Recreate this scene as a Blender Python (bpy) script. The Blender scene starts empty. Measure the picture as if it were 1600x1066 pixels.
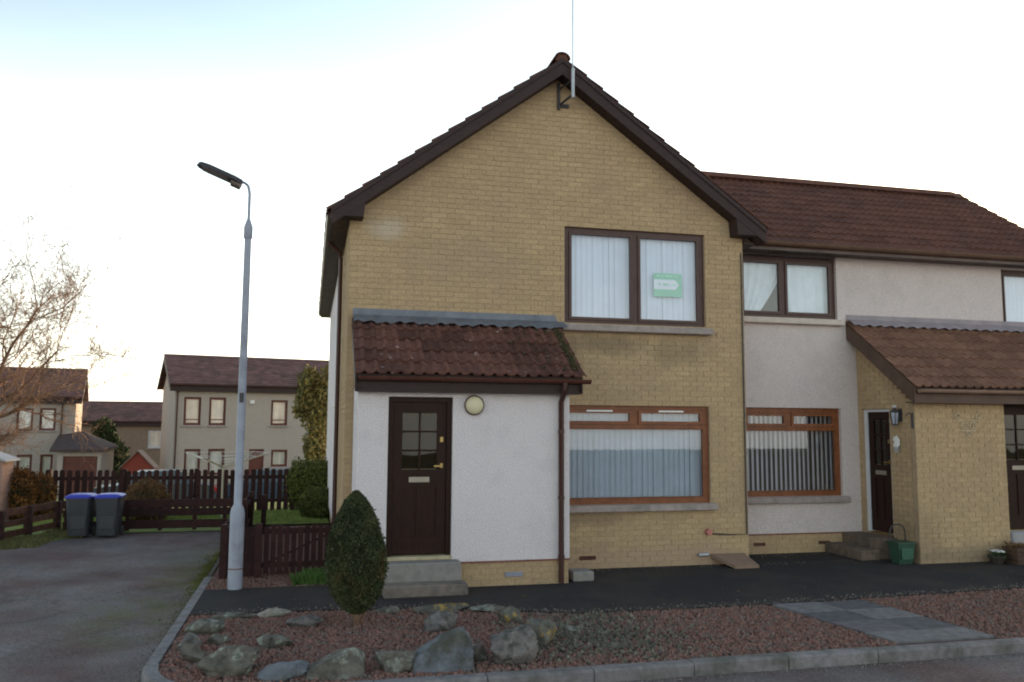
import bpy, math, random
import numpy as np
from mathutils import Matrix, Vector, noise
R = random.Random(7)
C = bpy.context.scene.collection
S = bpy.context.scene
rad = math.radians

# ------------------------------------------------------------------ camera
cd = bpy.data.cameras.new('camera'); cam = bpy.data.objects.new('camera', cd); C.objects.link(cam)
rt = Vector((0.9719762, -0.23500758, 0.00580526)); dn = Vector((0.02890944, 0.0949872, -0.99505863)); fw = Vector((0.2332949, 0.96734113, 0.09911924))
M = Matrix((rt, -dn, -fw)).transposed().to_4x4(); M.translation = (0, -11.5, 2.05)
cam.matrix_world = M
cd.lens = 29.25; cd.sensor_width = 36; cd.clip_end = 2000
CAM = Vector((0, -11.5, 2.05))
S.camera = cam
# ------------------------------------------------------------------ light
VEIL = 2.2
SUN_AZ, SUN_EL = 50, 9          # azimuth from +Y towards +X
w = bpy.data.worlds.new('World'); S.world = w; w.use_nodes = True
nt = w.node_tree; nt.nodes.clear()
sky = nt.nodes.new('ShaderNodeTexSky'); sky.sky_type = 'NISHITA'; sky.sun_disc = False
sky.sun_elevation = rad(SUN_EL); sky.sun_rotation = rad(SUN_AZ)
sky.air_density = 1.3; sky.dust_density = 1.2; sky.ozone_density = 1.3
bg = nt.nodes.new('ShaderNodeBackground'); bg.inputs[1].default_value = 0.13
wo = nt.nodes.new('ShaderNodeOutputWorld')
# thin bright winter veil over the whole sky: paler than clear air and brighter towards the sun
bw = nt.nodes.new('ShaderNodeRGBToBW'); nt.links.new(sky.outputs[0], bw.inputs[0])
tint = nt.nodes.new('ShaderNodeVectorMath'); tint.operation = 'SCALE'; tint.inputs[0].default_value = (.8, 1.0, 1.12); nt.links.new(bw.outputs[0], tint.inputs['Scale'])
mixs = nt.nodes.new('ShaderNodeMix'); mixs.data_type = 'RGBA'; mixs.inputs[0].default_value = .12; nt.links.new(sky.outputs[0], mixs.inputs[6]); nt.links.new(tint.outputs[0], mixs.inputs[7])
geo = nt.nodes.new('ShaderNodeTexCoord'); dot = nt.nodes.new('ShaderNodeVectorMath'); dot.operation = 'DOT_PRODUCT'; nt.links.new(geo.outputs['Generated'], dot.inputs[0])
dot.inputs[1].default_value = (math.sin(rad(SUN_AZ))*math.cos(rad(SUN_EL)), math.cos(rad(SUN_AZ))*math.cos(rad(SUN_EL)), math.sin(rad(SUN_EL)))
ph = nt.nodes.new('ShaderNodeMapRange'); ph.interpolation_type = 'SMOOTHSTEP'; ph.inputs[1].default_value = -.35; ph.inputs[2].default_value = 1; ph.inputs[3].default_value = .55; ph.inputs[4].default_value = .95; nt.links.new(dot.outputs['Value'], ph.inputs[0])
veil = nt.nodes.new('ShaderNodeVectorMath'); veil.operation = 'SCALE'; nt.links.new(mixs.outputs[2], veil.inputs[0]); nt.links.new(ph.outputs[0], veil.inputs['Scale'])
sepz = nt.nodes.new('ShaderNodeSeparateXYZ'); nt.links.new(geo.outputs['Generated'], sepz.inputs[0])
el = nt.nodes.new('ShaderNodeMapRange'); el.interpolation_type = 'SMOOTHSTEP'; el.inputs[1].default_value = 0; el.inputs[2].default_value = .5; el.inputs[3].default_value = VEIL*1.7; el.inputs[4].default_value = VEIL*.12; nt.links.new(sepz.outputs[2], el.inputs[0])
vn = nt.nodes.new('ShaderNodeTexNoise'); vn.inputs['Scale'].default_value = 2.2; vn.inputs['Detail'].default_value = 5; vm = nt.nodes.new('ShaderNodeVectorMath'); vm.operation = 'MULTIPLY'; vm.inputs[1].default_value = (1, 1, 3.5)
nt.links.new(geo.outputs['Generated'], vm.inputs[0]); nt.links.new(vm.outputs[0], vn.inputs['Vector'])
vr = nt.nodes.new('ShaderNodeMapRange'); vr.inputs[1].default_value = .3; vr.inputs[2].default_value = .7; vr.inputs[3].default_value = .82; vr.inputs[4].default_value = 1.18; nt.links.new(vn.outputs[0], vr.inputs[0])
vk = nt.nodes.new('ShaderNodeMath'); vk.operation = 'MULTIPLY'; nt.links.new(el.outputs[0], vk.inputs[0]); nt.links.new(vr.outputs[0], vk.inputs[1])
vc = nt.nodes.new('ShaderNodeVectorMath'); vc.operation = 'SCALE'; vc.inputs[0].default_value = (.95, .97, .97); nt.links.new(vk.outputs[0], vc.inputs['Scale'])
sm = nt.nodes.new('ShaderNodeVectorMath'); nt.links.new(veil.outputs[0], sm.inputs[0]); nt.links.new(vc.outputs[0], sm.inputs[1])
nt.links.new(sm.outputs[0], bg.inputs[0]); nt.links.new(bg.outputs[0], wo.inputs[0])
sd = bpy.data.lights.new('sun', 'SUN'); sd.energy = 2.0; sd.angle = rad(0.5); sd.color = (1, .72, .42)
sun = bpy.data.objects.new('sun', sd); C.objects.link(sun)
sv = Vector((math.sin(rad(SUN_AZ))*math.cos(rad(SUN_EL)), math.cos(rad(SUN_AZ))*math.cos(rad(SUN_EL)), math.sin(rad(SUN_EL))))
sun.rotation_euler = sv.to_track_quat('Z', 'Y').to_euler(); sun.location = (20, 20, 30)
S.view_settings.view_transform = 'Standard'; S.view_settings.look = 'None'
S.view_settings.exposure = 1.75; S.view_settings.gamma = 1; S.view_settings.use_curve_mapping = False
S.render.engine = 'CYCLES'
S.cycles.pixel_filter_type = 'BLACKMAN_HARRIS'; S.cycles.filter_width = 2.0
S.cycles.max_bounces = 8; S.cycles.transparent_max_bounces = 12

# ------------------------------------------------------------------ materials
MATS = {}
def mat(name, col, rough=.8, var=.25, scale=6., bump=.0, bscale=40., spec=.3, metal=0., col2=None, c2scale=1.2, c2lo=.5, c2hi=.62, rnd=0., stretch=None):
    """base colour + small noise variation, optional second colour in patches, optional per-piece variation, bump"""
    if name in MATS: return MATS[name]
    m = bpy.data.materials.new(name); m.use_nodes = True; t = m.node_tree; N = t.nodes; L = t.links
    b = N['Principled BSDF']; b.inputs['Roughness'].default_value = rough; b.inputs['Metallic'].default_value = metal
    b.inputs['Specular IOR Level'].default_value = spec
    tc = N.new('ShaderNodeTexCoord'); src = tc.outputs['Object']
    oi = N.new('ShaderNodeObjectInfo'); 
    ad = N.new('ShaderNodeVectorMath'); ad.operation = 'MULTIPLY_ADD'
    L.new(oi.outputs['Location'], ad.inputs[0]); ad.inputs[1].default_value = (1, 1, 1); L.new(src, ad.inputs[2]); src = ad.outputs[0]
    if stretch:
        mp = N.new('ShaderNodeVectorMath'); mp.operation = 'MULTIPLY'; mp.inputs[1].default_value = stretch; L.new(src, mp.inputs[0]); src = mp.outputs[0]
    n1 = N.new('ShaderNodeTexNoise'); n1.inputs['Scale'].default_value = scale; n1.inputs['Detail'].default_value = 6; L.new(src, n1.inputs['Vector'])
    mr = N.new('ShaderNodeMapRange'); mr.inputs[1].default_value = .3; mr.inputs[2].default_value = .7
    mr.inputs[3].default_value = 1-var; mr.inputs[4].default_value = 1+var; L.new(n1.outputs[0], mr.inputs[0])
    fac = mr.outputs[0]
    if rnd:
        at = N.new('ShaderNodeAttribute'); at.attribute_name = 'rnd'
        s = N.new('ShaderNodeMath'); s.operation = 'ADD'; L.new(at.outputs['Fac'], s.inputs[0]); L.new(oi.outputs['Random'], s.inputs[1])
        fr = N.new('ShaderNodeMath'); fr.operation = 'FRACT'; L.new(s.outputs[0], fr.inputs[0])
        m2 = N.new('ShaderNodeMapRange'); m2.inputs[3].default_value = 1-rnd; m2.inputs[4].default_value = 1+rnd; L.new(fr.outputs[0], m2.inputs[0])
        mu = N.new('ShaderNodeMath'); mu.operation = 'MULTIPLY'; L.new(fac, mu.inputs[0]); L.new(m2.outputs[0], mu.inputs[1]); fac = mu.outputs[0]
    base = N.new('ShaderNodeMix'); base.data_type = 'RGBA'; base.inputs[6].default_value = (*col, 1); base.inputs[7].default_value = (*(col2 or col), 1)
    base.inputs[0].default_value = 0
    if col2:
        n2 = N.new('ShaderNodeTexNoise'); n2.inputs['Scale'].default_value = c2scale; n2.inputs['Detail'].default_value = 5; n2.inputs['Roughness'].default_value = .65; L.new(src, n2.inputs['Vector'])
        m3 = N.new('ShaderNodeMapRange'); m3.inputs[1].default_value = c2lo; m3.inputs[2].default_value = c2hi; L.new(n2.outputs[0], m3.inputs[0]); L.new(m3.outputs[0], base.inputs[0])
    hs = N.new('ShaderNodeVectorMath'); hs.operation = 'SCALE'; L.new(base.outputs[2], hs.inputs[0]); L.new(fac, hs.inputs['Scale'])
    L.new(hs.outputs[0], b.inputs['Base Color'])
    if bump:
        n3 = N.new('ShaderNodeTexNoise'); n3.inputs['Scale'].default_value = bscale; n3.inputs['Detail'].default_value = 4; L.new(src, n3.inputs['Vector'])
        bp = N.new('ShaderNodeBump'); bp.inputs['Strength'].default_value = bump; bp.inputs['Distance'].default_value = .02
        L.new(n3.outputs[0], bp.inputs['Height']); L.new(bp.outputs[0], b.inputs['Normal'])
    MATS[name] = m; return m
def glassmat(name, tint=(.95, .96, .98), refl=1.5, bumpy=.0):
    m = bpy.data.materials.new(name); m.use_nodes = True; t = m.node_tree; N = t.nodes; L = t.links; N.clear()
    tr = N.new('ShaderNodeBsdfTransparent'); tr.inputs[0].default_value = (*tint, 1)
    gl = N.new('ShaderNodeBsdfGlossy'); gl.inputs['Roughness'].default_value = .02
    fr = N.new('ShaderNodeFresnel'); ge = N.new('ShaderNodeNewGeometry'); io = N.new('ShaderNodeMapRange'); io.inputs[3].default_value = refl; io.inputs[4].default_value = 1/refl; L.new(ge.outputs['Backfacing'], io.inputs[0]); L.new(io.outputs[0], fr.inputs[0])
    mx = N.new('ShaderNodeMixShader'); o = N.new('ShaderNodeOutputMaterial')
    sc = N.new('ShaderNodeMath'); sc.operation = 'MULTIPLY'; sc.inputs[1].default_value = 1.6; L.new(fr.outputs[0], sc.inputs[0])
    sc.use_clamp = True
    tc = N.new('ShaderNodeTexCoord'); n = N.new('ShaderNodeTexNoise'); n.inputs['Scale'].default_value = 1.3; L.new(tc.outputs['Object'], n.inputs[0])
    bp = N.new('ShaderNodeBump'); bp.inputs['Strength'].default_value = .02 + bumpy; bp.inputs['Distance'].default_value = .02; L.new(n.outputs[0], bp.inputs['Height'])
    L.new(bp.outputs[0], gl.inputs['Normal'])
    L.new(sc.outputs[0], mx.inputs[0]); L.new(tr.outputs[0], mx.inputs[1]); L.new(gl.outputs[0], mx.inputs[2]); L.new(mx.outputs[0], o.inputs[0])
    MATS[name] = m; return m

BRICK = mat('buff_brick', (.44, .318, .182), .9, .18, 34, .3, 90, rnd=.06, col2=(.385, .27, .17), c2scale=1.0, c2lo=.4, c2hi=.7)
MORTAR = mat('mortar', (.37, .265, .172), .95, .15, 20, .2, 60)
def stain(m, boxes):
    t = m.node_tree; N = t.nodes; L = t.links; b = N['Principled BSDF']; old = b.inputs['Base Color'].links[0].from_socket
    tc = N.new('ShaderNodeTexCoord'); oi = N.new('ShaderNodeObjectInfo'); ad = N.new('ShaderNodeVectorMath'); L.new(tc.outputs['Object'], ad.inputs[0]); L.new(oi.outputs['Location'], ad.inputs[1])
    n = N.new('ShaderNodeTexNoise'); n.inputs['Scale'].default_value = 2.0; n.inputs['Detail'].default_value = 7; n.inputs['Roughness'].default_value = .65; st_ = N.new('ShaderNodeVectorMath'); st_.operation = 'MULTIPLY'; st_.inputs[1].default_value = (1.6, 1.6, .7); L.new(ad.outputs[0], st_.inputs[0]); L.new(st_.outputs[0], n.inputs['Vector'])
    for (cx, cy, cz, rx, ry, rz_, col, amt) in boxes:
        v = N.new('ShaderNodeVectorMath'); v.operation = 'SUBTRACT'; L.new(ad.outputs[0], v.inputs[0]); v.inputs[1].default_value = (cx, cy, cz)
        d = N.new('ShaderNodeVectorMath'); d.operation = 'MULTIPLY'; d.inputs[1].default_value = (1/rx, 1/ry, 1/rz_); L.new(v.outputs[0], d.inputs[0])
        l = N.new('ShaderNodeVectorMath'); l.operation = 'LENGTH'; L.new(d.outputs[0], l.inputs[0])
        a = N.new('ShaderNodeMath'); a.operation = 'MULTIPLY_ADD'; L.new(n.outputs[0], a.inputs[0]); a.inputs[1].default_value = 1.6; a.inputs[2].default_value = .2
        s_ = N.new('ShaderNodeMath'); s_.operation = 'SUBTRACT'; L.new(a.outputs[0], s_.inputs[0]); L.new(l.outputs['Value'], s_.inputs[1])
        r = N.new('ShaderNodeMapRange'); r.inputs[1].default_value = 0; r.inputs[2].default_value = .7; r.inputs[3].default_value = 0; r.inputs[4].default_value = amt; L.new(s_.outputs[0], r.inputs[0])
        mx = N.new('ShaderNodeMix'); mx.data_type = 'RGBA'; L.new(r.outputs[0], mx.inputs[0]); L.new(old, mx.inputs[6]); mx.inputs[7].default_value = (*col, 1); old = mx.outputs[2]
    L.new(old, b.inputs['Base Color'])
for m_ in (BRICK, MORTAR):
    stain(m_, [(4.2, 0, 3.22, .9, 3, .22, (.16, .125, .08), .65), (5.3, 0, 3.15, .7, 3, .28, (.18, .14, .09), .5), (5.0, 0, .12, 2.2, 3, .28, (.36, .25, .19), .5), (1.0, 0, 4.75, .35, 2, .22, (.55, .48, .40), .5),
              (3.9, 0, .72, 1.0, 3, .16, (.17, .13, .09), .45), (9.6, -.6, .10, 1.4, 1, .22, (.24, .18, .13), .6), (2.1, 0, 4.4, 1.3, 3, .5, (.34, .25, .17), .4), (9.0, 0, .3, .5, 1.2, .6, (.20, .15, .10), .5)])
RENDER = mat('white_roughcast', (.75, .69, .715), .95, .17, 60, 1.0, 85, col2=(.71, .65, .675), c2scale=2.2)
RENDER_P = mat('pale_roughcast', (.67, .585, .57), .95, .16, 55, 1.0, 75, col2=(.63, .55, .535), c2scale=2)
HARL = mat('grey_beige_harling', (.38, .325, .29), .95, .07, 12, .3, 40)
TILE = mat('brown_concrete_tile', (.125, .052, .036), .85, .18, 9, .4, 60, rnd=.16, col2=(.105, .048, .036), c2scale=1.2)
TILE_OLD = mat('weathered_concrete_tile', (.115, .05, .038), .9, .3, 14, .5, 60, rnd=.28, col2=(.30, .26, .25), c2scale=7, c2lo=.64, c2hi=.72)
TILE_FAR = mat('far_roof_tile', (.145, .075, .07), .9, .22, 3, .2, 30, rnd=.2, col2=(.11, .065, .055), c2scale=.8)
BARGE = mat('dark_brown_board', (.034, .018, .017), .6, .25, 8, .15, 40, stretch=(1, 1, 4))
SOFFIT = mat('soffit_board', (.10, .08, .07), .7, .2, 5)
FRAME_D = mat('mahogany_frame', (.075, .038, .032), .4, .15, 10)
FRAME_O = mat('golden_oak_frame', (.20, .068, .027), .4, .22, 9, stretch=(1, 1, 1))
DOOR = mat('dark_wood_door', (.026, .011, .008), .5, .3, 10, spec=.15, stretch=(6, 6, 1))
PIPE = mat('brown_plastic_pipe', (.06, .026, .022), .35, .12, 6)
GUTTER = mat('brown_plastic_gutter', (.09, .034, .026), .35, .15, 6)
LEAD = mat('lead_flashing', (.15, .16, .19), .5, .22, 5, .3, 12, metal=.3)
CONC = mat('grey_concrete', (.25, .23, .225), .9, .15, 12, .35, 70, col2=(.24, .23, .21), c2scale=4)
SILL = mat('concrete_sill', (.33, .275, .26), .9, .15, 10, .3, 60, col2=(.25, .22, .2), c2scale=3)
KERB = mat('kerb_concrete', (.20, .185, .19), .9, .2, 14, .5, 80, rnd=.12, col2=(.13, .125, .115), c2scale=3)
ASPH = mat('path_tarmac', (.046, .043, .046), .92, .4, 60, .9, 120, spec=.12, col2=(.075, .063, .056), c2scale=.7, c2lo=.45, c2hi=.7)
BLIND = mat('white_blind', (.72, .79, .90), .8, .05, 4)
BLIND_D = mat('grey_blind', (.42, .49, .55), .8, .08, 4)
BLIND_W = mat('cream_blind', (.60, .59, .60), .8, .05, 4)
BLIND_C = mat('far_curtain', (.78, .72, .60), .9, .1, 3, rnd=.12)
CURTAIN = mat('net_curtain', (.76, .84, .88), .9, .06, 8)
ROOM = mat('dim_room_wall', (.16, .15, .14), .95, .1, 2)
WHITE = mat('white_plastic', (.75, .74, .72), .4, .04, 5)
CREAM = mat('cream_lamp_cover', (.62, .55, .38), .35, .05, 5)
GALV = mat('galvanised_steel', (.42, .43, .46), .45, .1, 6, metal=.5, col2=(.33, .34, .36), c2scale=3)
GALVP = mat('painted_grey_steel', (.30, .32, .39), .5, .1, 5, col2=(.25, .26, .32), c2scale=4)
DARKM = mat('dark_grey_casting', (.05, .045, .05), .5, .1, 6)
FENCE = mat('dark_stained_timber', (.034, .013, .012), .85, .3, 12, .2, 50, rnd=.25)
GRAVEL = mat('red_chip_bed', (.15, .075, .06), .95, .35, 60, 1., 90, col2=(.13, .07, .06), c2scale=2)
CHIP = mat('red_stone_chip', (.215, .115, .092), .9, .2, 40, rnd=.3, col2=(.17, .135, .12), c2scale=9, c2lo=.5, c2hi=.6)
ROCK = mat('grey_boulder', (.11, .10, .085), .9, .45, 12, 1., 22, col2=(.21, .22, .185), c2scale=7, c2lo=.52, c2hi=.6)
ROCK_Y = mat('lichen_boulder', (.11, .105, .09), .9, .35, 9, .8, 26, col2=(.30, .19, .05), c2scale=6, c2lo=.53, c2hi=.62)
ROCK_B = mat('blue_grey_boulder', (.13, .14, .16), .85, .3, 8, .8, 26, col2=(.075, .075, .065), c2scale=3)
ROCK_P = mat('pink_grey_boulder', (.15, .135, .13), .9, .35, 14, .9, 26, col2=(.07, .07, .06), c2scale=9)
LEAF = mat('conifer_leaf', (.040, .050, .020), .8, .3, 5, rnd=.6, col2=(.10, .065, .025), c2scale=3.2, c2lo=.52, c2hi=.68)
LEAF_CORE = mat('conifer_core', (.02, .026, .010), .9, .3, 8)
LEAF_G = mat('hedge_leaf', (.085, .095, .022), .8, .3, 5, rnd=.4)
LEAF_Y = mat('golden_green_leaf', (.16, .145, .05), .8, .3, 5, rnd=.45)
LEAF_D = mat('dark_evergreen_leaf', (.03, .06, .02), .8, .3, 5, rnd=.4)
LEAF_B = mat('brown_hedge_leaf', (.14, .075, .03), .85, .3, 5, rnd=.4)
BARK = mat('bark', (.20, .115, .075), .9, .3, 6)
BARK_D = mat('dark_bark', (.07, .045, .03), .9, .3, 10)
GRASSB = mat('grass_blade', (.22, .27, .07), .8, .25, 3, rnd=.35)
LAWN = mat('lawn_ground', (.17, .21, .06), .95, .25, 5, .3, 60)
SOIL = mat('rough_ground', (.09, .10, .05), .95, .3, 3)
GLASS = glassmat('window_glass')
GLASS_D = glassmat('door_glass', (.45, .42, .33), 1.35, .2)

# driveway: patched tarmac with reddish and mossy wear
def road_mat():
    m = mat('driveway_tarmac', (.185, .165, .165), .9, .35, 42, .9, 110, spec=.2, col2=(.15, .10, .095), c2scale=.6, c2lo=.42, c2hi=.62)
    t = m.node_tree; N = t.nodes; L = t.links; b = N['Principled BSDF']
    old = b.inputs['Base Color'].links[0].from_socket
    tc = N.new('ShaderNodeTexCoord'); sx = N.new('ShaderNodeSeparateXYZ'); L.new(tc.outputs['Object'], sx.inputs[0])
    def gauss(cx, cy, rx, ry):
        v = N.new('ShaderNodeVectorMath'); v.operation = 'SUBTRACT'; L.new(tc.outputs['Object'], v.inputs[0]); v.inputs[1].default_value = (cx, cy, 0)
        d = N.new('ShaderNodeVectorMath'); d.operation = 'MULTIPLY'; d.inputs[1].default_value = (1/rx, 1/ry, 0); L.new(v.outputs[0], d.inputs[0])
        l = N.new('ShaderNodeVectorMath'); l.operation = 'LENGTH'; L.new(d.outputs[0], l.inputs[0])
        r = N.new('ShaderNodeMapRange'); r.inputs[1].default_value = 1; r.inputs[2].default_value = .2; r.inputs[3].default_value = 0; r.inputs[4].default_value = 1; L.new(l.outputs['Value'], r.inputs[0]); return r.outputs[0]
    n = N.new('ShaderNodeTexNoise'); n.inputs['Scale'].default_value = 2.6; n.inputs['Detail'].default_value = 8; n.inputs['Roughness'].default_value = .7; L.new(tc.outputs['Object'], n.inputs[0])
    r = N.new('ShaderNodeMapRange'); r.inputs[1].default_value = .38; r.inputs[2].default_value = .62; L.new(n.outputs[0], r.inputs[0])
    a = N.new('ShaderNodeMath'); a.operation = 'MAXIMUM'; L.new(gauss(-1.45, 1.2, .75, 3.6), a.inputs[0]); L.new(gauss(-1.7, -1.4, .9, 1.8), a.inputs[1])
    c = N.new('ShaderNodeMath'); c.operation = 'MULTIPLY'; L.new(a.outputs[0], c.inputs[0]); L.new(r.outputs[0], c.inputs[1])
    c2 = N.new('ShaderNodeMath'); c2.operation = 'MULTIPLY'; c2.inputs[1].default_value = .75; L.new(c.outputs[0], c2.inputs[0])
    mx = N.new('ShaderNodeMix'); mx.data_type = 'RGBA'; L.new(c2.outputs[0], mx.inputs[0]); L.new(old, mx.inputs[6]); mx.inputs[7].default_value = (.115, .12, .03, 1)
    wn = N.new('ShaderNodeTexNoise'); wn.inputs['Scale'].default_value = 1.7; wn.inputs['Detail'].default_value = 6; L.new(tc.outputs['Object'], wn.inputs[0])
    wv = N.new('ShaderNodeVectorMath'); wv.operation = 'MULTIPLY_ADD'; wv.inputs[1].default_value = (.9, .9, 0); L.new(wn.outputs['Color'], wv.inputs[0]); L.new(tc.outputs['Object'], wv.inputs[2])
    vo = N.new('ShaderNodeTexVoronoi'); vo.feature = 'DISTANCE_TO_EDGE'; vo.inputs['Scale'].default_value = .38; L.new(wv.outputs[0], vo.inputs['Vector'])
    cr = N.new('ShaderNodeMapRange'); cr.inputs[1].default_value = .002; cr.inputs[2].default_value = .010; cr.inputs[3].default_value = .28; cr.inputs[4].default_value = 0; L.new(vo.outputs[0], cr.inputs[0])
    m4 = N.new('ShaderNodeMix'); m4.data_type = 'RGBA'; L.new(cr.outputs[0], m4.inputs[0]); L.new(mx.outputs[2], m4.inputs[6]); m4.inputs[7].default_value = (.035, .035, .03, 1)
    # broad worn and damp areas
    bn = N.new('ShaderNodeTexNoise'); bn.inputs['Scale'].default_value = .9; bn.inputs['Detail'].default_value = 7; bn.inputs['Roughness'].default_value = .6; L.new(tc.outputs['Object'], bn.inputs[0])
    br = N.new('ShaderNodeMapRange'); br.inputs[1].default_value = .35; br.inputs[2].default_value = .65; br.inputs[3].default_value = .82; br.inputs[4].default_value = 1.2; L.new(bn.outputs[0], br.inputs[0])
    sc = N.new('ShaderNodeVectorMath'); sc.operation = 'SCALE'; L.new(m4.outputs[2], sc.inputs[0]); L.new(br.outputs[0], sc.inputs['Scale'])
    L.new(sc.outputs[0], b.inputs['Base Color']); return m
ROAD = road_mat()

# ------------------------------------------------------------------ mesh helpers
W = {}                                   # world offset of each thing's origin
class MB:
    def __init__(s, X=None): s.v = []; s.f = []; s.r = []; s.X = X
    def add(s, vs, fs, r=None):
        o = len(s.v)
        if s.X is not None: vs = [tuple(s.X @ Vector(p)) for p in vs]
        s.v += [tuple(p) for p in vs]; s.f += [tuple(i+o for i in f) for f in fs]
        s.r += [R.random() if r is None else r]*len(fs); return s
    def box(s, x0, x1, y0, y1, z0, z1, r=None):
        return s.add([(x0,y0,z0),(x1,y0,z0),(x1,y1,z0),(x0,y1,z0),(x0,y0,z1),(x1,y0,z1),(x1,y1,z1),(x0,y1,z1)],
              [(0,3,2,1),(4,5,6,7),(0,1,5,4),(1,2,6,5),(2,3,7,6),(3,0,4,7)], r)
    def bevbox(s, x0, x1, y0, y1, z0, z1, b=.01):
        # chamfered top and bottom rims
        vs = []; 
        for (z, i) in ((z0, b), (z0+b, 0), (z1-b, 0), (z1, b)):
            vs += [(x0+i,y0+i,z),(x1-i,y0+i,z),(x1-i,y1-i,z),(x0+i,y1-i,z)]
        fs = [(0,3,2,1),(12,13,14,15)]
        for k in range(3):
            for j in range(4): a = k*4+j; c = k*4+(j+1)%4; fs.append((a, c, c+4, a+4))
        return s.add(vs, fs)
    def prism(s, pts, axis, a, b):
        """extrude a 2-D outline along axis (0,1,2) from a to b"""
        def P(p, t):
            return {0: (t, p[0], p[1]), 1: (p[0], t, p[1]), 2: (p[0], p[1], t)}[axis]
        n = len(pts); vs = [P(p, a) for p in pts]+[P(p, b) for p in pts]
        return s.add(vs, [tuple(range(n)), tuple(reversed(range(n, 2*n)))]+[(i, i+n, (i+1) % n+n, (i+1) % n) for i in range(n)])
    def tube(s, p, q, r0, r1=None, n=8, caps=True):
        r1 = r0 if r1 is None else r1; p = Vector(p); q = Vector(q); d = q-p
        if d.length < 1e-6: return s
        d.normalize(); a = d.orthogonal().normalized(); b = d.cross(a); vs = []
        for c, rr in ((p, r0), (q, r1)):
            for i in range(n):
                t = 2*math.pi*i/n; vs.append(c+a*math.cos(t)*rr+b*math.sin(t)*rr)
        fs = [(i, (i+1) % n, (i+1) % n+n, i+n) for i in range(n)]
        if caps: fs += [tuple(reversed(range(n))), tuple(range(n, 2*n))]
        return s.add(vs, fs)
    def path(s, pts, r, n=8):
        pts = [Vector(p) for p in pts]; rr = r if isinstance(r, (list, tuple)) else [r]*len(pts); vs = []; fs = []
        ref = None
        for i, p in enumerate(pts):
            d = (pts[min(i+1, len(pts)-1)]-pts[max(i-1, 0)]).normalized()
            a = d.orthogonal().normalized() if ref is None else (ref-d*ref.dot(d)).normalized(); ref = a; b = d.cross(a)
            for k in range(n): t = 2*math.pi*k/n; vs.append(p+a*math.cos(t)*rr[i]+b*math.sin(t)*rr[i])
        for i in range(len(pts)-1):
            for k in range(n): fs.append((i*n+k, i*n+(k+1) % n, (i+1)*n+(k+1) % n, (i+1)*n+k))
        fs += [tuple(reversed(range(n))), tuple(range((len(pts)-1)*n, len(pts)*n))]
        return s.add(vs, fs)
    def lathe(s, prof, cx, cy, n=16):
        vs = []; fs = []
        for r, z in prof:
            for k in range(n): t = 2*math.pi*k/n; vs.append((cx+r*math.cos(t), cy+r*math.sin(t), z))
        for i in range(len(prof)-1):
            for k in range(n): fs.append((i*n+k, i*n+(k+1) % n, (i+1)*n+(k+1) % n, (i+1)*n+k))
        fs += [tuple(reversed(range(n))), tuple(range((len(prof)-1)*n, len(prof)*n))]
        return s.add(vs, fs)
    def mesh(s, name, m, org=(0, 0, 0), smooth=False):
        me = bpy.data.meshes.new(name)
        vs = [(p[0]-org[0], p[1]-org[1], p[2]-org[2]) for p in s.v]
        me.from_pydata(vs, [], s.f); me.materials.append(m)
        at = me.attributes.new('rnd', 'FLOAT', 'FACE'); at.data.foreach_set('value', s.r)
        if smooth:
            me.polygons.foreach_set('use_smooth', [True]*len(me.polygons))
            try: me.set_sharp_from_angle(angle=rad(40))
            except Exception: pass
        me.update(); return me
    def build(s, name, m, parent=None, smooth=False, org=None, kind=None, label=None):
        org = org or (0, 0, 0)
        o = bpy.data.objects.new(name, s.mesh(name, m, org, smooth)); C.objects.link(o); o.location = org
        W[o] = Vector(org)
        if parent is not None: adopt(o, parent)
        if kind: o['kind'] = kind
        if label: o['label'] = label
        return o
def adopt(o, parent):
    o.parent = parent; o.matrix_parent_inverse = Matrix.Translation(-W[parent])
def inst(name, me, loc, parent, rot=(0, 0, 0), scale=(1, 1, 1)):
    o = bpy.data.objects.new(name, me); C.objects.link(o); o.location = loc; o.rotation_euler = rot; o.scale = scale
    W[o] = Vector(loc); adopt(o, parent); return o
def tag(o, label, cat, group=None):
    o['label'] = label; o['category'] = cat
    if group: o['group'] = group
    return o
def thing(name, loc, label, cat, group=None):
    o = bpy.data.objects.new(name, None); C.objects.link(o); o.location = loc; o.empty_display_size = .3; W[o] = Vector(loc)
    return tag(o, label, cat, group)
def part_empty(name, parent, loc=(0, 0, 0)):
    o = bpy.data.objects.new(name, None); C.objects.link(o); o.location = loc; W[o] = Vector(loc); adopt(o, parent); return o
def struct(o): o['kind'] = 'structure'; return o
def copy_tree(o, loc):
    """copy of a thing and its parts at a new place"""
    r = o.copy(); C.objects.link(r); r.location = loc
    def rec(a, b):
        for ch in list(a.children):
            if ch in done: continue
            c = ch.copy(); C.objects.link(c); done.add(c); c.parent = b; c.matrix_parent_inverse = ch.matrix_parent_inverse.copy(); rec(ch, c)
    done = set(); rec(o, r); return r
def solid(mb, u0, u1, z0, z1, holes, y0, y1, axis=0, base=0.):
    """wall as boxes around holes; axis 0: runs along x between y0,y1; axis 1: runs along y between x=y0,y1"""
    us = sorted({u0, u1, *[min(max(h[i], u0), u1) for h in holes for i in (0, 1)]}); zs = sorted({z0, z1, *[min(max(h[i], z0), z1) for h in holes for i in (2, 3)]})
    for a, b in zip(us, us[1:]):
        if b-a < 1e-5: continue
        run = None
        for c, d in list(zip(zs, zs[1:]))+[(None, None)]:
            inh = c is None or any(h[0] < (a+b)/2 < h[1] and h[2] < (c+d)/2 < h[3] for h in holes)
            if not inh: run = (run[0], d) if run else (c, d)
            elif run:
                if axis == 0: mb.box(a, b, y0, y1, *run)
                else: mb.box(y0, y1, a, b, *run)
                run = None

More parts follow.
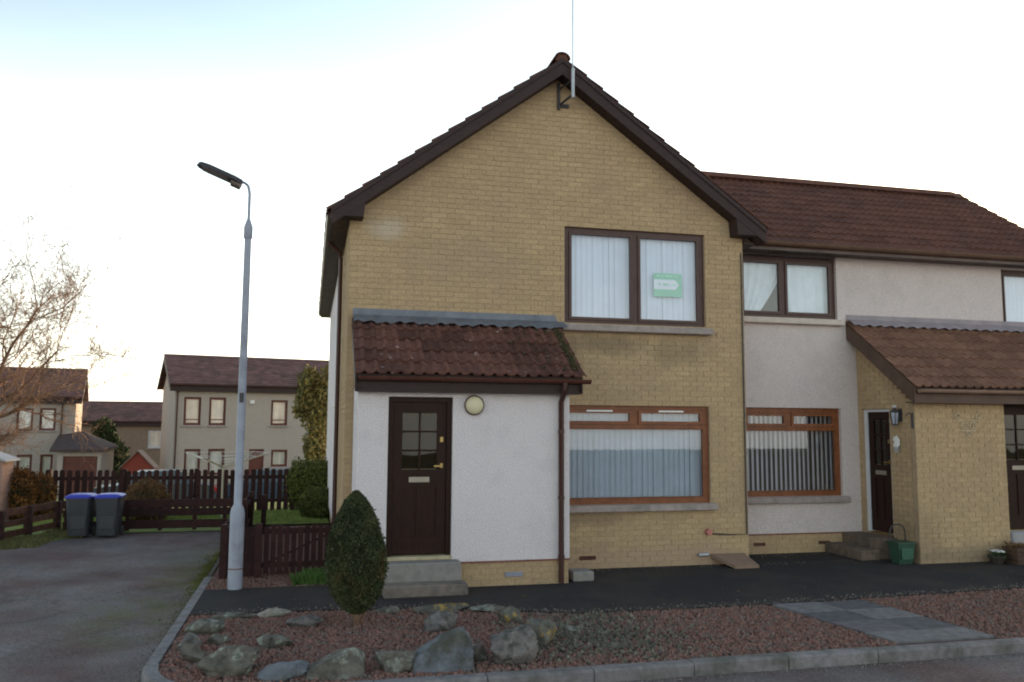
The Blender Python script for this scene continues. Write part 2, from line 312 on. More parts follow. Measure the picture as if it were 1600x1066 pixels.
# ------------------------------------------------------------------ brickwork
BL, BH, J = .215, .065, .010
def brick_mesh():
    b = MB(); x, z = BL/2, BH/2
    b.add([(-x,0,-z),(x,0,-z),(x,0,z),(-x,0,z),(-x,.05,-z),(x,.05,-z),(x,.05,z),(-x,.05,z)],
          [(0,1,2,3),(5,4,7,6),(4,0,3,7),(1,5,6,2),(3,2,6,7),(4,5,1,0)], 0)
    return b.mesh('brick', BRICK)
BRICKME = brick_mesh()
def brickwork(parent, face, u0, u1, z0, z1, holes=(), bound=None, axis=0, sign=-1, nmax=300, thick=.10, ret=None):
    """courses of bricks on a mortar backing.  axis 0: face plane y=face looking -y; axis 1: plane x=face looking sign*x"""
    lst = []; mort = MB(); k = 0; z = z0
    while z < z1-.02:
        zc = z+.0375; h = min(BH, z1-z-.004)
        lo, hi = (u0, u1) if bound is None else bound(zc)
        if hi-lo > .05:
            iv = [(lo, hi)]
            for (a, b, c, d) in holes:
                if c < zc < d:
                    n = []
                    for p, q in iv:
                        if b <= p or a >= q: n.append((p, q)); continue
                        if a > p: n.append((p, a))
                        if b < q: n.append((b, q))
                    iv = n
            for p, q in iv:
                if axis == 0: mort.box(p, q, face+.006, face+thick, z, min(z+.075, z1))
                elif sign < 0: mort.box(face+.008, face+thick, p, q, z, min(z+.075, z1))
                else: mort.box(face-thick, face-.008, p, q, z, min(z+.075, z1))
                g = math.floor((p-u0)/.225)*.225+u0 - (.1125 if k % 2 else 0)
                while g < q:
                    a, b = max(g+J/2, p+.003), min(g+.225-J/2, q-.003)
                    if b-a > .035: lst.append((a, b, z+.005, h))
                    g += .225
        z += .075; k += 1
    wall = mort.build('brick_wall', MORTAR, parent)
    def ctr(t):
        u = (t[0]+t[1])/2; p = Vector((u, face, t[2])) if axis == 0 else Vector((face, u, t[2])); return (p-CAM).length
    lst.sort(key=ctr); st = MB()
    for i, (a, b, zb, h) in enumerate(lst):
        jt = R.uniform(-.0022, .0022)
        if i < nmax:
            sc = ((b-a)/BL, 1, h/BH); u = (a+b)/2; zz = zb+h/2
            if axis == 0: inst('brick', BRICKME, (u, face+jt, zz), wall, scale=sc)
            else: inst('brick', BRICKME, (face+(jt if sign < 0 else -jt), u, zz), wall, rot=(0, 0, -math.pi/2 if sign < 0 else math.pi/2), scale=sc)
        else:
            if axis == 0: st.box(a, b, face+jt, face+.05, zb, zb+h)
            elif sign < 0: st.box(face+jt, face+.05, a, b, zb, zb+h)
            else: st.box(face-.05, face-jt, a, b, zb, zb+h)
    if st.v: st.build('brickwork', BRICK, wall, kind='stuff')
    return wall

# ------------------------------------------------------------------ roof tiles
def tile_geo(w=.30, l=.345, t=.016, lift=.03, rolls=2, hh=.026):
    prof = []; p = w/rolls
    for k in range(rolls):
        for a, b in ((0, 0), (.44, 0), (.56, .55), (.72, 1), (.88, .55)): prof.append((k*p+a*p, b*hh))
    prof.append((w, 0)); n = len(prof); vs = []
    for (yy, zz) in ((0, lift), (l, .0)):
        vs += [(x-w/2, yy, z+zz) for x, z in prof]
    vs += [(x-w/2, 0, z+lift-t-.008) for x, z in prof]
    fs = [(i, i+1, n+i+1, n+i) for i in range(n-1)]+[(2*n+i, 2*n+i+1, i+1, i) for i in range(n-1)]
    fs += [(0, n, 2*n), (n-1, 3*n-1, 2*n-1)]
    return vs, fs
def tile_roof(parent, o, u, v, nu, nv, m, w=.30, g=.30, nmax=300, keep=None, rolls=2, hh=.026, hidden=False, jitter=.004):
    """o: lower corner (verge/eave); u: unit along the eave; v: unit up the slope"""
    o, u, v = Vector(o), Vector(u), Vector(v); n = u.cross(v)
    Mx = Matrix((u, v, n)).transposed(); gv, gf = tile_geo(w, rolls=rolls, hh=hh)
    b = MB(); b.add(gv, gf, 0); me = b.mesh('roof_tile', m); lst = []
    for i in range(nu):
        for j in range(nv):
            c = o+u*(w*(i+.5))+v*(g*j)+n*.02
            if keep is None or keep(c+v*g*.5): lst.append(c)
    lst.sort(key=lambda c: (c-CAM).length); st = MB(); e = Mx.to_euler()
    for i, c in enumerate(lst):
        c = c + n*R.uniform(0, jitter) + v*R.uniform(-jitter, jitter)
        if i < nmax: inst('roof_tile', me, c, parent, rot=tuple(e))
        else: st.add([c+Mx @ Vector(q) for q in gv], gf)
    if st.v: st.build('roof_tiling', m, parent, kind='stuff')

# ------------------------------------------------------------------ windows (facing -y, built in world or local frame X)
def window(parent, x0, x1, z0, z1, y, fm, mull=(), trans=None, blind=None, X=None, fw_=.07, sash=.035, sill=True, bw=.089, bgap=.082, rot=20, curtain=False, room=1.2, vents=False, bars=(), glass=None, sillm=None):
    w_ = part_empty('window', parent)
    f = MB(X); d0, d1 = y, y+.06
    f.box(x0, x1, d0, d1, z1-fw_, z1); f.box(x0, x1, d0, d1, z0, z0+fw_)
    f.box(x0, x0+fw_, d0, d1, z0+fw_, z1-fw_); f.box(x1-fw_, x1, d0, d1, z0+fw_, z1-fw_)
    cells = []
    if trans:   # top lights over one big pane
        f.box(x0+fw_, x1-fw_, d0, d1, trans-.03, trans+.03)
        xs = [x0+fw_]+[c for m_ in mull for c in (m_-fw_/2, m_+fw_/2)]+[x1-fw_]
        for m_ in mull: f.box(m_-fw_/2, m_+fw_/2, d0, d1, trans+.03, z1-fw_)
        for a, b in zip(xs[::2], xs[1::2]): cells.append((a, b, trans+.03, z1-fw_, True))
        cells.append((x0+fw_, x1-fw_, z0+fw_, trans-.03, False))
    else:
        xs = [x0+fw_]+[c for m_ in mull for c in (m_-fw_/2, m_+fw_/2)]+[x1-fw_]
        for m_ in mull: f.box(m_-fw_/2, m_+fw_/2, d0, d1, z0+fw_, z1-fw_)
        for a, b in zip(xs[::2], xs[1::2]): cells.append((a, b, z0+fw_, z1-fw_, True))
    for zb in bars: f.box(x0+fw_, x1-fw_, d0-.004, d1-.002, zb-.02, zb+.02)
    f.build('frame', fm, w_)
    for (a, b, c, d, s) in cells:
        k = sash if s else .012
        sh = MB(X); sh.box(a+.004, b-.004, y-.018, y+.03, d-k, d-.004); sh.box(a+.004, b-.004, y-.018, y+.03, c+.004, c+k)
        sh.box(a+.004, a+k, y-.018, y+.03, c+k, d-k); sh.box(b-k, b-.004, y-.018, y+.03, c+k, d-k); sh.build('sash', fm, w_)
        g = MB(X); g.box(a+k, b-k, y+.012, y+.016, c+k, d-k); g.build('pane', glass or GLASS, w_)
        if vents and s: v = MB(X); m_ = (a+b)/2; v.box(m_-.2, m_+.2, y-.026, y-.0185, d-.03, d-.006); v.build('trickle_vent', WHITE, w_)
    if sill:
        s = MB(X); s.bevbox(x0-.06, x1+.06, y-.17, y+.05, z0-.10, z0-.002, .012); s.build('sill', sillm or SILL, w_)
    # shallow room so the glass looks into something
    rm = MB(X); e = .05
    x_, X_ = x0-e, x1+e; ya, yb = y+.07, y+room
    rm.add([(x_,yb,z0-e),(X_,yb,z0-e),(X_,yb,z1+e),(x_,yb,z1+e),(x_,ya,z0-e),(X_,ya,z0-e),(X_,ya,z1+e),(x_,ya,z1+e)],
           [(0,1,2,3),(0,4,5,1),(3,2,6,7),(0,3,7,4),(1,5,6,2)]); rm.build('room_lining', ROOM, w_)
    if blind:
        n = int((x1-x0-.06)/bgap); sx = MB(); a = rad(rot); h = z1-z0-.04
        c_, s_ = math.cos(a)*bw/2, math.sin(a)*bw/2
        sx.add([(-c_,-s_,0),(0,.004,0),(c_,s_,0),(-c_,-s_,h),(0,.004,h),(c_,s_,h)], [(0,1,4,3),(1,2,5,4)], 0)
        me = sx.mesh('blind_slat', blind)
        for i in range(n):
            p = Vector((x0+.05+bgap*(i+.5), y+.085+R.uniform(-.004, .004), z0+.03))
            if X is not None: p = X @ p
            o = inst('blind_slat', me, p, w_, rot=(0, 0, (X.to_euler().z if X is not None else 0)+R.uniform(-.05, .05)))
    if curtain:
        cu = MB(X)
        for side in (0, 1):
            n = 36; W_ = (x1-x0)*.5; rows = 10; vs = []; 
            for j in range(rows+1):
                tz = j/rows; zz = z1-.03-(z1-z0-.05)*tz
                wid = W_*(1.0-(.62*tz**1.4 if side == 0 else .10*tz))
                for i in range(n+1):
                    t = i/n; xx = (x0+.04+wid*t) if side == 0 else (x1-.04-wid*t)
                    vs.append((xx, y+.10+.012*math.sin(t*34)+.01*side, zz))
            cu.add(vs, [(j*(n+1)+i, j*(n+1)+i+1, (j+1)*(n+1)+i+1, (j+1)*(n+1)+i) for j in range(rows) for i in range(n)])
        cu.build('curtain', CURTAIN, w_, smooth=True)
    return w_

def door(parent, x0, x1, z0, z1, y, fm, dm, panes=True, X=None, frame_m=None, letter=True, wide=.24):
    """panelled door with six small panes"""
    d = MB(X); fwid = .06
    fr = MB(X); fr.box(x0, x0+fwid, y, y+.09, z0, z1); fr.box(x1-fwid, x1, y, y+.09, z0, z1); fr.box(x0+fwid, x1-fwid, y, y+.09, z1-fwid, z1)
    dr = part_empty('front_door', parent)
    fr.build('door_frame', frame_m or fm, dr)
    a, b, c, e = x0+fwid+.004, x1-fwid-.004, z0+.02, z1-fwid-.004; yy = y+.03
    gx0, gx1 = a+.12, b-.12; gz1 = e-.13; gz0 = gz1-.72
    # stiles, rails and lower panel
    d.box(a, gx0, yy, yy+.045, c, e); d.box(gx1, b, yy, yy+.045, c, e)
    d.box(gx0, gx1, yy, yy+.045, gz1, e); d.box(gx0, gx1, yy, yy+.045, gz0-.22, gz0); d.box(gx0, gx1, yy, yy+.045, c, c+.2)
    d.box(gx0, gx1, yy+.018, yy+.04, c+.2, gz0-.22)
    mx = (gx0+gx1)/2; d.box(mx-.03, mx+.03, yy+.004, yy+.041, c+.2, gz0-.22)
    d.build('door_leaf', dm, dr)
    g = MB(X); g.box(mx-.012, mx+.012, yy+.004, yy+.04, gz0, gz1)
    for k in (1, 2):
        zz = gz0+(gz1-gz0)*k/3; g.box(gx0, gx1, yy+.006, yy+.038, zz-.012, zz+.012)
    g.build('glazing_bar', dm, dr)
    for i in range(2):
        for k in range(3):
            q0, q1 = (gx0, mx-.012) if i == 0 else (mx+.012, gx1); h = (gz1-gz0)/3
            p = MB(X); p.box(q0, q1, yy+.018, yy+.024, gz0+h*k+.012, gz0+h*(k+1)-.012); p.build('pane', GLASS_D, dr)
    rm = MB(X); rm.box(gx0-.02, gx1+.02, yy+.05, yy+.06, gz0-.02, gz1+.02); rm.build('inner_curtain', mat('door_net', (.22, .20, .14), .9, .1, 5), dr)
    if letter:
        l = MB(X); l.bevbox(mx-.13, mx+.13, yy-.008, yy, gz0-.16, gz0-.09, .003); l.build('letterbox', mat('letterbox_metal', (.30, .27, .23), .4, .1, 5, metal=.6), dr)
    h = MB(X); hx = b-.06
    k_ = MB(X); k_.box(hx-.02, hx+.02, yy-.01, yy, gz0+.348, gz0+.412); k_.build('lock', mat('brass', (.35, .25, .10), .35, .1, 5, metal=.8), dr)
    h.box(hx-.018, hx+.018, yy-.01, yy, gz0+.021, gz0+.079)
    h.box(hx-.10, hx, yy-.045, yy-.03, gz0+.035, gz0+.055); h.box(hx-.012, hx+.006, yy-.03, yy, gz0+.03, gz0+.06)
    h.build('door_handle', mat('brass', (.35, .25, .10), .35, .1, 5, metal=.8), dr)
    return dr

# ================================================================== THE GROUND
def hgt(y): return 0 if y < 9 else -(y-9)*.065 if y < 60 else -3.3
g = MB()
ys = [-60, -6, 3, 9, 14, 20, 26, 32, 40, 50, 60, 120, 700]; xs = [-500, -60, -20, 0, 20, 60, 500]
vs = [(x, y, hgt(y)-.20) for y in ys for x in xs]; nx = len(xs)
g.add(vs, [(j*nx+i, j*nx+i+1, (j+1)*nx+i+1, (j+1)*nx+i) for j in range(len(ys)-1) for i in range(nx-1)])
struct(g.build('ground', SOIL))
def arc(cx, cy, r, a0, a1, n): return [(cx+r*math.cos(rad(a0+(a1-a0)*i/n)), cy+r*math.sin(rad(a0+(a1-a0)*i/n))) for i in range(n+1)]
# road and driveway in one sheet, dipping a little towards the road
KX, KY, KR = -1.31, -4.64, .95     # outer kerb face lines and corner radius
def rz(x, y): return -.112+.085*min(1, max(0, (y+4.6)/7))
rd = MB(); cols = np.linspace(-60, KX+.06, 40); cols = [-60, -30, -14]+list(np.linspace(-8, KX+.06, 14)); rows = list(np.linspace(KY+.05, 5.9, 24))
vs = [(x, y, rz(x, y)) for y in rows for x in cols]; n = len(cols)
rd.add(vs, [(j*n+i, j*n+i+1, (j+1)*n+i+1, (j+1)*n+i) for j in range(len(rows)-1) for i in range(n-1)])
rd.add([(-60, -40, -.112), (60, -40, -.112), (60, KY+.05, -.112), (KX+.06, KY+.05, -.112), (-60, KY+.05, -.112)], [(0, 1, 2, 3, 4)])
# little fillet under the corner
rd.add([(KX+.06, KY+.05, -.112), (-.5, KY+.05, -.112), (-.9, -4.2, -.112), (KX+.06, -3.8, -.106)], [(0, 1, 2, 3)])
struct(rd.build('road', ROAD))
# kerb stones, each its own piece
kerb = struct(MB().box(-.9, -.8, -4.3, -4.2, -.19, -.13).build('kerb', KERB))
def kstone(mb, pts_out, pts_in, z1, z0):
    n = len(pts_out); vs = []
    for (o_, i_) in zip(pts_out, pts_in):
        ox, oy = o_; ix, iy = i_; dx, dy = ix-ox, iy-oy; L_ = math.hypot(dx, dy)
        vs += [(ox, oy, z0), (ox+dx/L_*.003, oy+dy/L_*.003, z1-.02), (ox+dx/L_*.02, oy+dy/L_*.02, z1), (ix, iy, z1), (ix, iy, z0)]
    fs = [(j*5+k, j*5+(k+1) % 5, (j+1)*5+(k+1) % 5, (j+1)*5+k) for j in range(n-1) for k in range(5)]
    fs += [(0, 1, 2, 3, 4), tuple(reversed(range((n-1)*5, n*5)))]
    mb.add(vs, fs)
x = KX+KR+.0
i = 0
while x < 14:
    L_ = .914; a, b = x+.004, x+L_-.004; dz = R.uniform(-.004, .004); dy = R.uniform(-.004, .004)
    m_ = MB(); kstone(m_, [(a, KY+dy), (b, KY+dy)], [(a, KY+.125), (b, KY+.125)], .0+dz, -.16)
    m_.build('kerb_stone', KERB, kerb); x += L_
A = arc(KX+KR, KY+KR, KR, 270, 180, 12); Bi = arc(KX+KR, KY+KR, KR-.125, 270, 180, 12)
for k in range(3):
    m_ = MB(); s_ = slice(k*4, k*4+5); po, pi = A[s_], Bi[s_]
    kstone(m_, po, pi, R.uniform(-.004, .004), -.16); m_.build('kerb_stone', KERB, kerb)
y = KY+KR
while y < .4:
    a, b = y+.004, min(y+.910, .45); m_ = MB(); kstone(m_, [(KX, a), (KX, b)], [(KX+.11, a), (KX+.11, b)], R.uniform(-.004, .003), -.16)
    m_.build('kerb_stone', KERB, kerb); y += .914
# bed edges
NEAR = [(-1.2, -1.80), (.2, -1.85), (1.5, -2.0), (2.3, -2.35), (2.9, -2.6), (5.2, -2.62), (9, -2.40), (14, -2.2)]
def ynear(x):
    for (a, b), (c, d) in zip(NEAR, NEAR[1:]):
        if x <= c: return b+(d-b)*(x-a)/(c-a)
    return NEAR[-1][1]
bed = MB(); 
inner = [(KX+.12, -1.7)]+[(KX+.12, -3.9)]+list(reversed(arc(KX+KR, KY+KR, KR-.12, 270, 180, 8)))[1:]+[(14, KY+.12)]+[(14, -2.1)]
bed.add([(x, y, -.022) for x, y in [(KX+.12, -1.8), (KX+.12, KY+KR)]+list(reversed(arc(KX+KR, KY+KR, KR-.12, 270, 180, 8)))+[(14, KY+.12)]+list(reversed(NEAR))], [tuple(range(2+9+1+len(NEAR)))])
struct(bed.build('gravel_bed', GRAVEL))
fb = MB(); fb.add([(KX+.1, -.42, -.008), (.42, -.38, -.008), (.42, 6, -.008), (KX+.1, 6, -.008)], [(0, 1, 2, 3)]); struct(fb.build('gravel_strip', GRAVEL))
# tarmac path
pa = MB(); far = [(14, .9), (6.3, .9), (6.3, .1), (3.45, .1), (3.45, -.6), (.5, -.6), (.5, -.40), (KX+.11, -.45)]
path_pts = [(x, y+.0) for x, y in NEAR]+far; path_pts[0] = (KX+.11, -1.80)
pa.add([(x, y, 0) for x, y in path_pts]+[(x, y, -.05) for x, y in path_pts], [tuple(range(len(path_pts)))]+[(i, i+len(path_pts), (i+1) % len(path_pts)+len(path_pts), (i+1) % len(path_pts)) for i in range(len(path_pts))])
struct(pa.build('tarmac_path', ASPH))
# slab path
SL = [mat('slab_light', (.165, .16, .165), .9, .25, 10, .4, 70), mat('slab_dark', (.10, .098, .107), .9, .25, 10, .4, 70), mat('slab_mid', (.13, .12, .13), .9, .2, 10, .4, 70)]
sp = struct(MB().box(5.3, 6.4, -4.4, -2.7, -.06, -.024).build('slab_path', GRAVEL))
c0, c1, c2, c3 = Vector((5.21, -2.68)), Vector((6.40, -2.64)), Vector((5.49, -4.42)), Vector((6.62, -4.42))
for j in range(4):
    for i in range(2):
        t0, t1 = (j*.26, (j+1)*.26) if j < 3 else (.78, 1.0)
        s0, s1 = i/2, (i+1)/2
        def P_(s, t): q = (c0*(1-s)+c1*s)*(1-t)+(c2*(1-s)+c3*s)*t; return q
        q = [P_(s0, t0), P_(s1, t0), P_(s1, t1), P_(s0, t1)]; ce = sum(q, Vector((0, 0)))/4
        q = [ce+(p-ce)*.985 for p in q]; zt = .004+R.uniform(-.004, .006)
        m_ = MB(); m_.add([(p.x, p.y, -.05) for p in q]+[(p.x, p.y, zt+R.uniform(-.002, .002)) for p in q], [(0, 1, 2, 3), (7, 6, 5, 4), (0, 4, 5, 1), (1, 5, 6, 2), (2, 6, 7, 3), (3, 7, 4, 0)])
        k = [[0, 1], [1, 0], [2, 1], [0, 0]][j][i]; m_.build('slab', SL[k], sp)
# lawn behind and rough bank on the left
lw = MB(); lw.add([(-12, 6.3, -.02), (.44, 6.3, .0), (.44, 12, -.05), (-12, 12, -.05)], [(0, 1, 2, 3)]); lw.add([(-12, 3.3, -.03), (-5.0, 3.6, -.025), (-4.1, 5.0, -.02), (-3.9, 5.9, -.015), (-3.9, 6.3, -.02), (-12, 6.3, -.02)], [tuple(range(6))])
lw.add([(-3.9, 5.55, -.012), (-1.2, 5.55, -.012), (-1.2, 6.3, -.01), (-3.9, 6.3, -.02)], [(0, 1, 2, 3)])
lw.add([(-16, 12, -.15), (6, 12, -.15), (6, 27, -1.12), (-16, 27, -1.12)], [(0, 1, 2, 3)])
struct(lw.build('lawn', LAWN))

# chips of red stone: real geometry, one heap each
def inside_bed(x, y):
    if not (x > KX+.13 and y > KY+.13 and y < ynear(x)-.01): return False
    if x < KX+KR and y < KY+KR and math.hypot(x-KX-KR, y-KY-KR) > KR-.13: return False
    if y < -2.6 and 5.2+.16*(-2.66-y) < x < 6.41+.12*(-2.64-y) : return False
    return True
def chips(name, pts, m, s0, s1, z=-.02):
    rs = np.random.RandomState(3); n = len(pts); P = np.array(pts)
    base = np.array([(1, 0, 0), (-.6, .9, 0), (-.6, -.9, 0), (.1, 0, .9), (.1, .1, -.6)]); tri = [(0, 1, 3), (1, 2, 3), (2, 0, 3), (1, 0, 4), (2, 1, 4), (0, 2, 4)]
    sc = rs.uniform(s0, s1, n); a = rs.uniform(0, 6.28, n); b = rs.uniform(-.8, .8, n)
    V = np.repeat(base[None], n, 0)*(1+rs.uniform(-.35, .35, (n, 5, 3)))*sc[:, None, None]
    ca, sa = np.cos(a)[:, None], np.sin(a)[:, None]; X_ = V[..., 0]*ca-V[..., 1]*sa; Y_ = V[..., 0]*sa+V[..., 1]*ca; Z_ = V[..., 2]+V[..., 0]*np.sin(b)[:, None]*.5
    V = np.stack([X_+P[:, 0:1], Y_+P[:, 1:2], Z_+P[:, 2:3]+sc[:, None]*.2], -1).reshape(-1, 3)
    F = (np.array(tri)[None]+5*np.arange(n)[:, None, None]).reshape(-1, 3)
    me = bpy.data.meshes.new(name); me.from_pydata(V.tolist(), [], F.tolist()); me.materials.append(m)
    at = me.attributes.new('rnd', 'FLOAT', 'FACE'); at.data.foreach_set('value', np.repeat(rs.rand(n), 6).astype('f')); me.update()
    o = bpy.data.objects.new(name, me); C.objects.link(o); o['kind'] = 'stuff'; return o
pts = []
while len(pts) < 34000:
    x = R.uniform(KX, 9.8); y = R.uniform(KY, -1.8)
    if R.random() > (1 if x < 6 else .75): continue
    if inside_bed(x, y): pts.append((x, y, -.02))
o = chips('red_gravel', pts, CHIP, .011, .024); o['label'] = 'red stone chippings spread over the front bed'; 
pts = [(R.uniform(KX+.12, .4), R.uniform(-.43, .7), -.006) for _ in range(2500)]; o = chips('gravel_by_lamp', pts, CHIP, .008, .018)
pts = []
while len(pts) < 1000:      # loose grey slate pieces right of the rocks
    x, y = R.gauss(2.75, .45), R.gauss(-3.5, .5)
    if inside_bed(x, y) and x > 1.9: pts.append((x, y, -.012))
chips('grey_chippings', pts, mat('grey_chip', (.12, .11, .085), .9, .3, 20, rnd=.5), .014, .036)

# grit washed along kerb and walls, and a few dead leaves
pts = [(R.uniform(KX-.02-abs(R.gauss(0, .09)), KX-.02), R.uniform(-4.0, 4.5)) for _ in range(1400)]; pts = [(x, y, rz(x, y)) for x, y in pts]
pts += [(R.uniform(-.7, 12), KY-.015-abs(R.gauss(0, .06)), -.112) for _ in range(1800)]
pts += [(R.uniform(3.4, 8.9), (0 if x_ < 6.4 else .7)-.05-abs(R.gauss(0, .1)), .002) for x_ in [R.uniform(3.4, 8.9) for _ in range(500)]]
for _ in range(1500):
    x = R.uniform(-1.1, 11); pts.append((x, ynear(x)+abs(R.gauss(0, .10)), .002))
chips('road_grit', pts, mat('grit', (.20, .17, .15), .9, .3, 20, rnd=.6), .003, .010)
lv = MB()
for _ in range(240):
    if R.random() < .5: x = R.uniform(-1, 10); y = ynear(x)+R.gauss(0, .5); z = .006
    else: x = R.uniform(-4.5, KX-.05); y = R.uniform(-4, 5); z = rz(x, y)+.006
    if -.9 < x < 14 and y > -.5: continue
    a = R.uniform(0, 6.28); l_ = R.uniform(.012, .028); c_, s_ = math.cos(a), math.sin(a); q = [(-l_, 0, 0), (0, -l_*.5, R.uniform(0, .012)), (l_, 0, .004), (0, l_*.5, R.uniform(0, .012))]
    lv.add([(x+p[0]*c_-p[1]*s_, y+p[0]*s_+p[1]*c_, z+p[2]) for p in q], [(0, 1, 2), (0, 2, 3)])
lv.build('fallen_leaves', mat('dead_leaf', (.17, .10, .05), .9, .3, 10, rnd=.4), kind='stuff')
# grass
def grass(name, polys, n, h, m=GRASSB, z=lambda x, y: -.01):
    rs = R; V = []; F = []; rn = []
    for k in range(n):
        a0, a1, b0, b1 = polys[k % len(polys)]; x, y = rs.uniform(a0, a1), rs.uniform(b0, b1); hh = h*rs.uniform(.5, 1.2); a = rs.uniform(0, 3.14); w_ = .006+h*.05
        dx, dy = math.cos(a)*w_, math.sin(a)*w_; zz = z(x, y); o_ = len(V)
        V += [(x-dx, y-dy, zz), (x+dx, y+dy, zz), (x+rs.uniform(-.5, .5)*hh, y+rs.uniform(-.5, .5)*hh, zz+hh)]; F.append((o_, o_+1, o_+2)); rn.append(rs.random())
    me = bpy.data.meshes.new(name); me.from_pydata(V, [], F); me.materials.append(m); me.attributes.new('rnd', 'FLOAT', 'FACE').data.foreach_set('value', rn)
    o = bpy.data.objects.new(name, me); C.objects.link(o); o['kind'] = 'stuff'; return o
grass('lawn_grass', [(-5.4, .42, 6.35, 9.0)], 26000, .05)
grass('bank_grass', [(-5.4, -4.3, 3.9, 5.2), (-4.7, -3.9, 5.0, 6.2), (-5.4, -4.6, 3.8, 5.0)], 7000, .09, mat('dry_grass_blade', (.16, .15, .06), .85, .25, 3, rnd=.35), z=lambda x, y: -.03)
grass('weeds', [(-.15, .42, -.36, -.05), (-.02, .42, -.30, .25)], 2600, .13, mat('weed_leaf', (.08, .15, .035), .8, .25, 3, rnd=.4))
grass('kerb_moss', [(KX-.01-abs(R.gauss(0, .10)), KX-.005, yy-.07, yy+.07) for yy in [R.gauss(1.3, 1.1) for _ in range(400)]], 5200, .014, mat('moss', (.12, .13, .03), .9, .3, 3, rnd=.4), z=lambda x, y: rz(x, y))

# ================================================================== THE BRICK HOUSE
H = thing('brick_house', (3.45, 0, 0), 'buff brick gable-fronted house with white porch and brown tiled roofs, nearest the lamp post', 'house')
EZ = 4.88; ZL, ZR_, ZA = 4.94, 5.05, 7.39; SL_, SR_ = (ZA-ZL)/3.25, (ZA-ZR_)/3.25; SLP = SR_; AP = ZA-.06
def gb(z):
    return (max(.46, .20+(z-ZL+.09)/SL_), min(6.44, 6.70-(z-ZR_+.09)/SR_))
holes = [(3.56, 5.80, 3.50, 4.98), (3.50, 5.83, .90, 2.36), (.62, 3.28, -.1, 2.30)]
brickwork(H, 0, .46, 6.44, 0, AP-.03, holes, gb)
brickwork(H, .46, .012, 2.65, 0, 4.88, axis=1, nmax=0)
brickwork(H, 6.44, .012, .74, 0, 4.88, axis=1, sign=1, nmax=0)
sw = MB(); solid(sw, 2.66, 10.9, .28, 4.9, [], .44, .60, axis=1); sw.box(.60, 6.42, 10.7, 10.9, 0, 4.9); sw.box(6.25, 6.42, 6.2, 10.7, 0, 4.9); sw.build('rendered_side_wall', RENDER, H)
pl = MB(); pl.box(.47, .6, 2.66, 10.9, 0, .28); pl.build('side_plinth', BRICK, H)
bw_ = MB(); bw_.prism([(.5, 4.9), (6.4, 4.9), (3.45, AP-.03)], 1, 10.75, 10.88); bw_.build('rear_gable_wall', RENDER, H)
window(H, 3.56, 5.80, 3.50, 4.97, .055, FRAME_D, mull=(4.68,), blind=BLIND, rot=6, bgap=.086, fw_=.075, sash=.045)
window(H, 3.50, 5.83, .90, 2.35, .055, FRAME_O, mull=(4.66,), trans=2.02, blind=BLIND_D, rot=8, bgap=.084, vents=True, fw_=.085, sash=.05)
# roof deck with tiles on both slopes
YF, YB = -.26, 11.3
c37, s37 = math.cos(math.atan(SL_)), math.sin(math.atan(SL_)); cR, sR = math.cos(math.atan(SR_)), math.sin(math.atan(SR_))
rf = MB()
def slope(mb, xe, sx, y0, y1, t=.05):
    ze = ZL if sx > 0 else ZR_; xr = 3.45; zr = ZA
    mb.prism([(xe, ze-t), (xr, zr-t), (xr, zr), (xe, ze)] if sx > 0 else [(xe, ze-t), (xe, ze), (xr, zr), (xr, zr-t)], 1, y0, y1)
    return ze, zr
zeL, zrL = slope(rf, .20, 1, YF+.03, YB); zeR, _ = slope(rf, 6.70, -1, YF+.03, YB)
roof = rf.build('roof', TILE, H)
nv = int((3.25/c37-.345)/.30)+1
NR0, NRS, NRY = 5.03, .69, .42   # neighbour roof: z at y=NRY and slope
def above_neigh(c): return c.z > NR0+NRS*(min(c.y, 3.1)-NRY)-NRS*max(0, c.y-3.1)-.05 or c.x < 3.5 or c.y < .2
tile_roof(roof, (.17, YB, zeL-.02), (0, -1, 0), (c37, 0, s37), int((YB-YF)/.30), nv, TILE, nmax=260)
tile_roof(roof, (6.73, YF-.01, zeR-.02), (0, 1, 0), (-cR, 0, sR), 24, nv, TILE, nmax=40, keep=lambda c: c.z > NR0+NRS*(min(c.y, 3.1)-NRY)-.02 or c.y < .5)
for k in range(25):
    y = YF+k*.46; m_ = MB(); n = 8
    vs = []; 
    for yy in (y, y+.455):
        for i in range(n+1):
            t = math.pi*i/n; vs.append((3.45+.125*math.cos(t), yy, zrL+.0+.105*math.sin(t)))
        for i in range(n+1):
            t = math.pi*i/n; vs.append((3.45+.108*math.cos(t), yy, zrL+.0+.088*math.sin(t)))
    q = 2*(n+1); fs = [(i, i+1, q+i+1, q+i) for i in range(n)]+[(n+1+i, q+n+1+i, q+n+2+i, n+2+i) for i in range(n)]+[(i, n+1+i, n+2+i, i+1) for i in range(n)]
    m_.add(vs, fs); m_.build('ridge_tile', TILE, roof, smooth=True)
m_ = MB(); m_.prism([(3.45-.1, zrL-.03), (3.45+.1, zrL-.03), (3.45+.06, zrL+.07), (3.45-.06, zrL+.07)], 1, YF+.02, YF+.06); m_.build('ridge_mortar', TILE, roof)
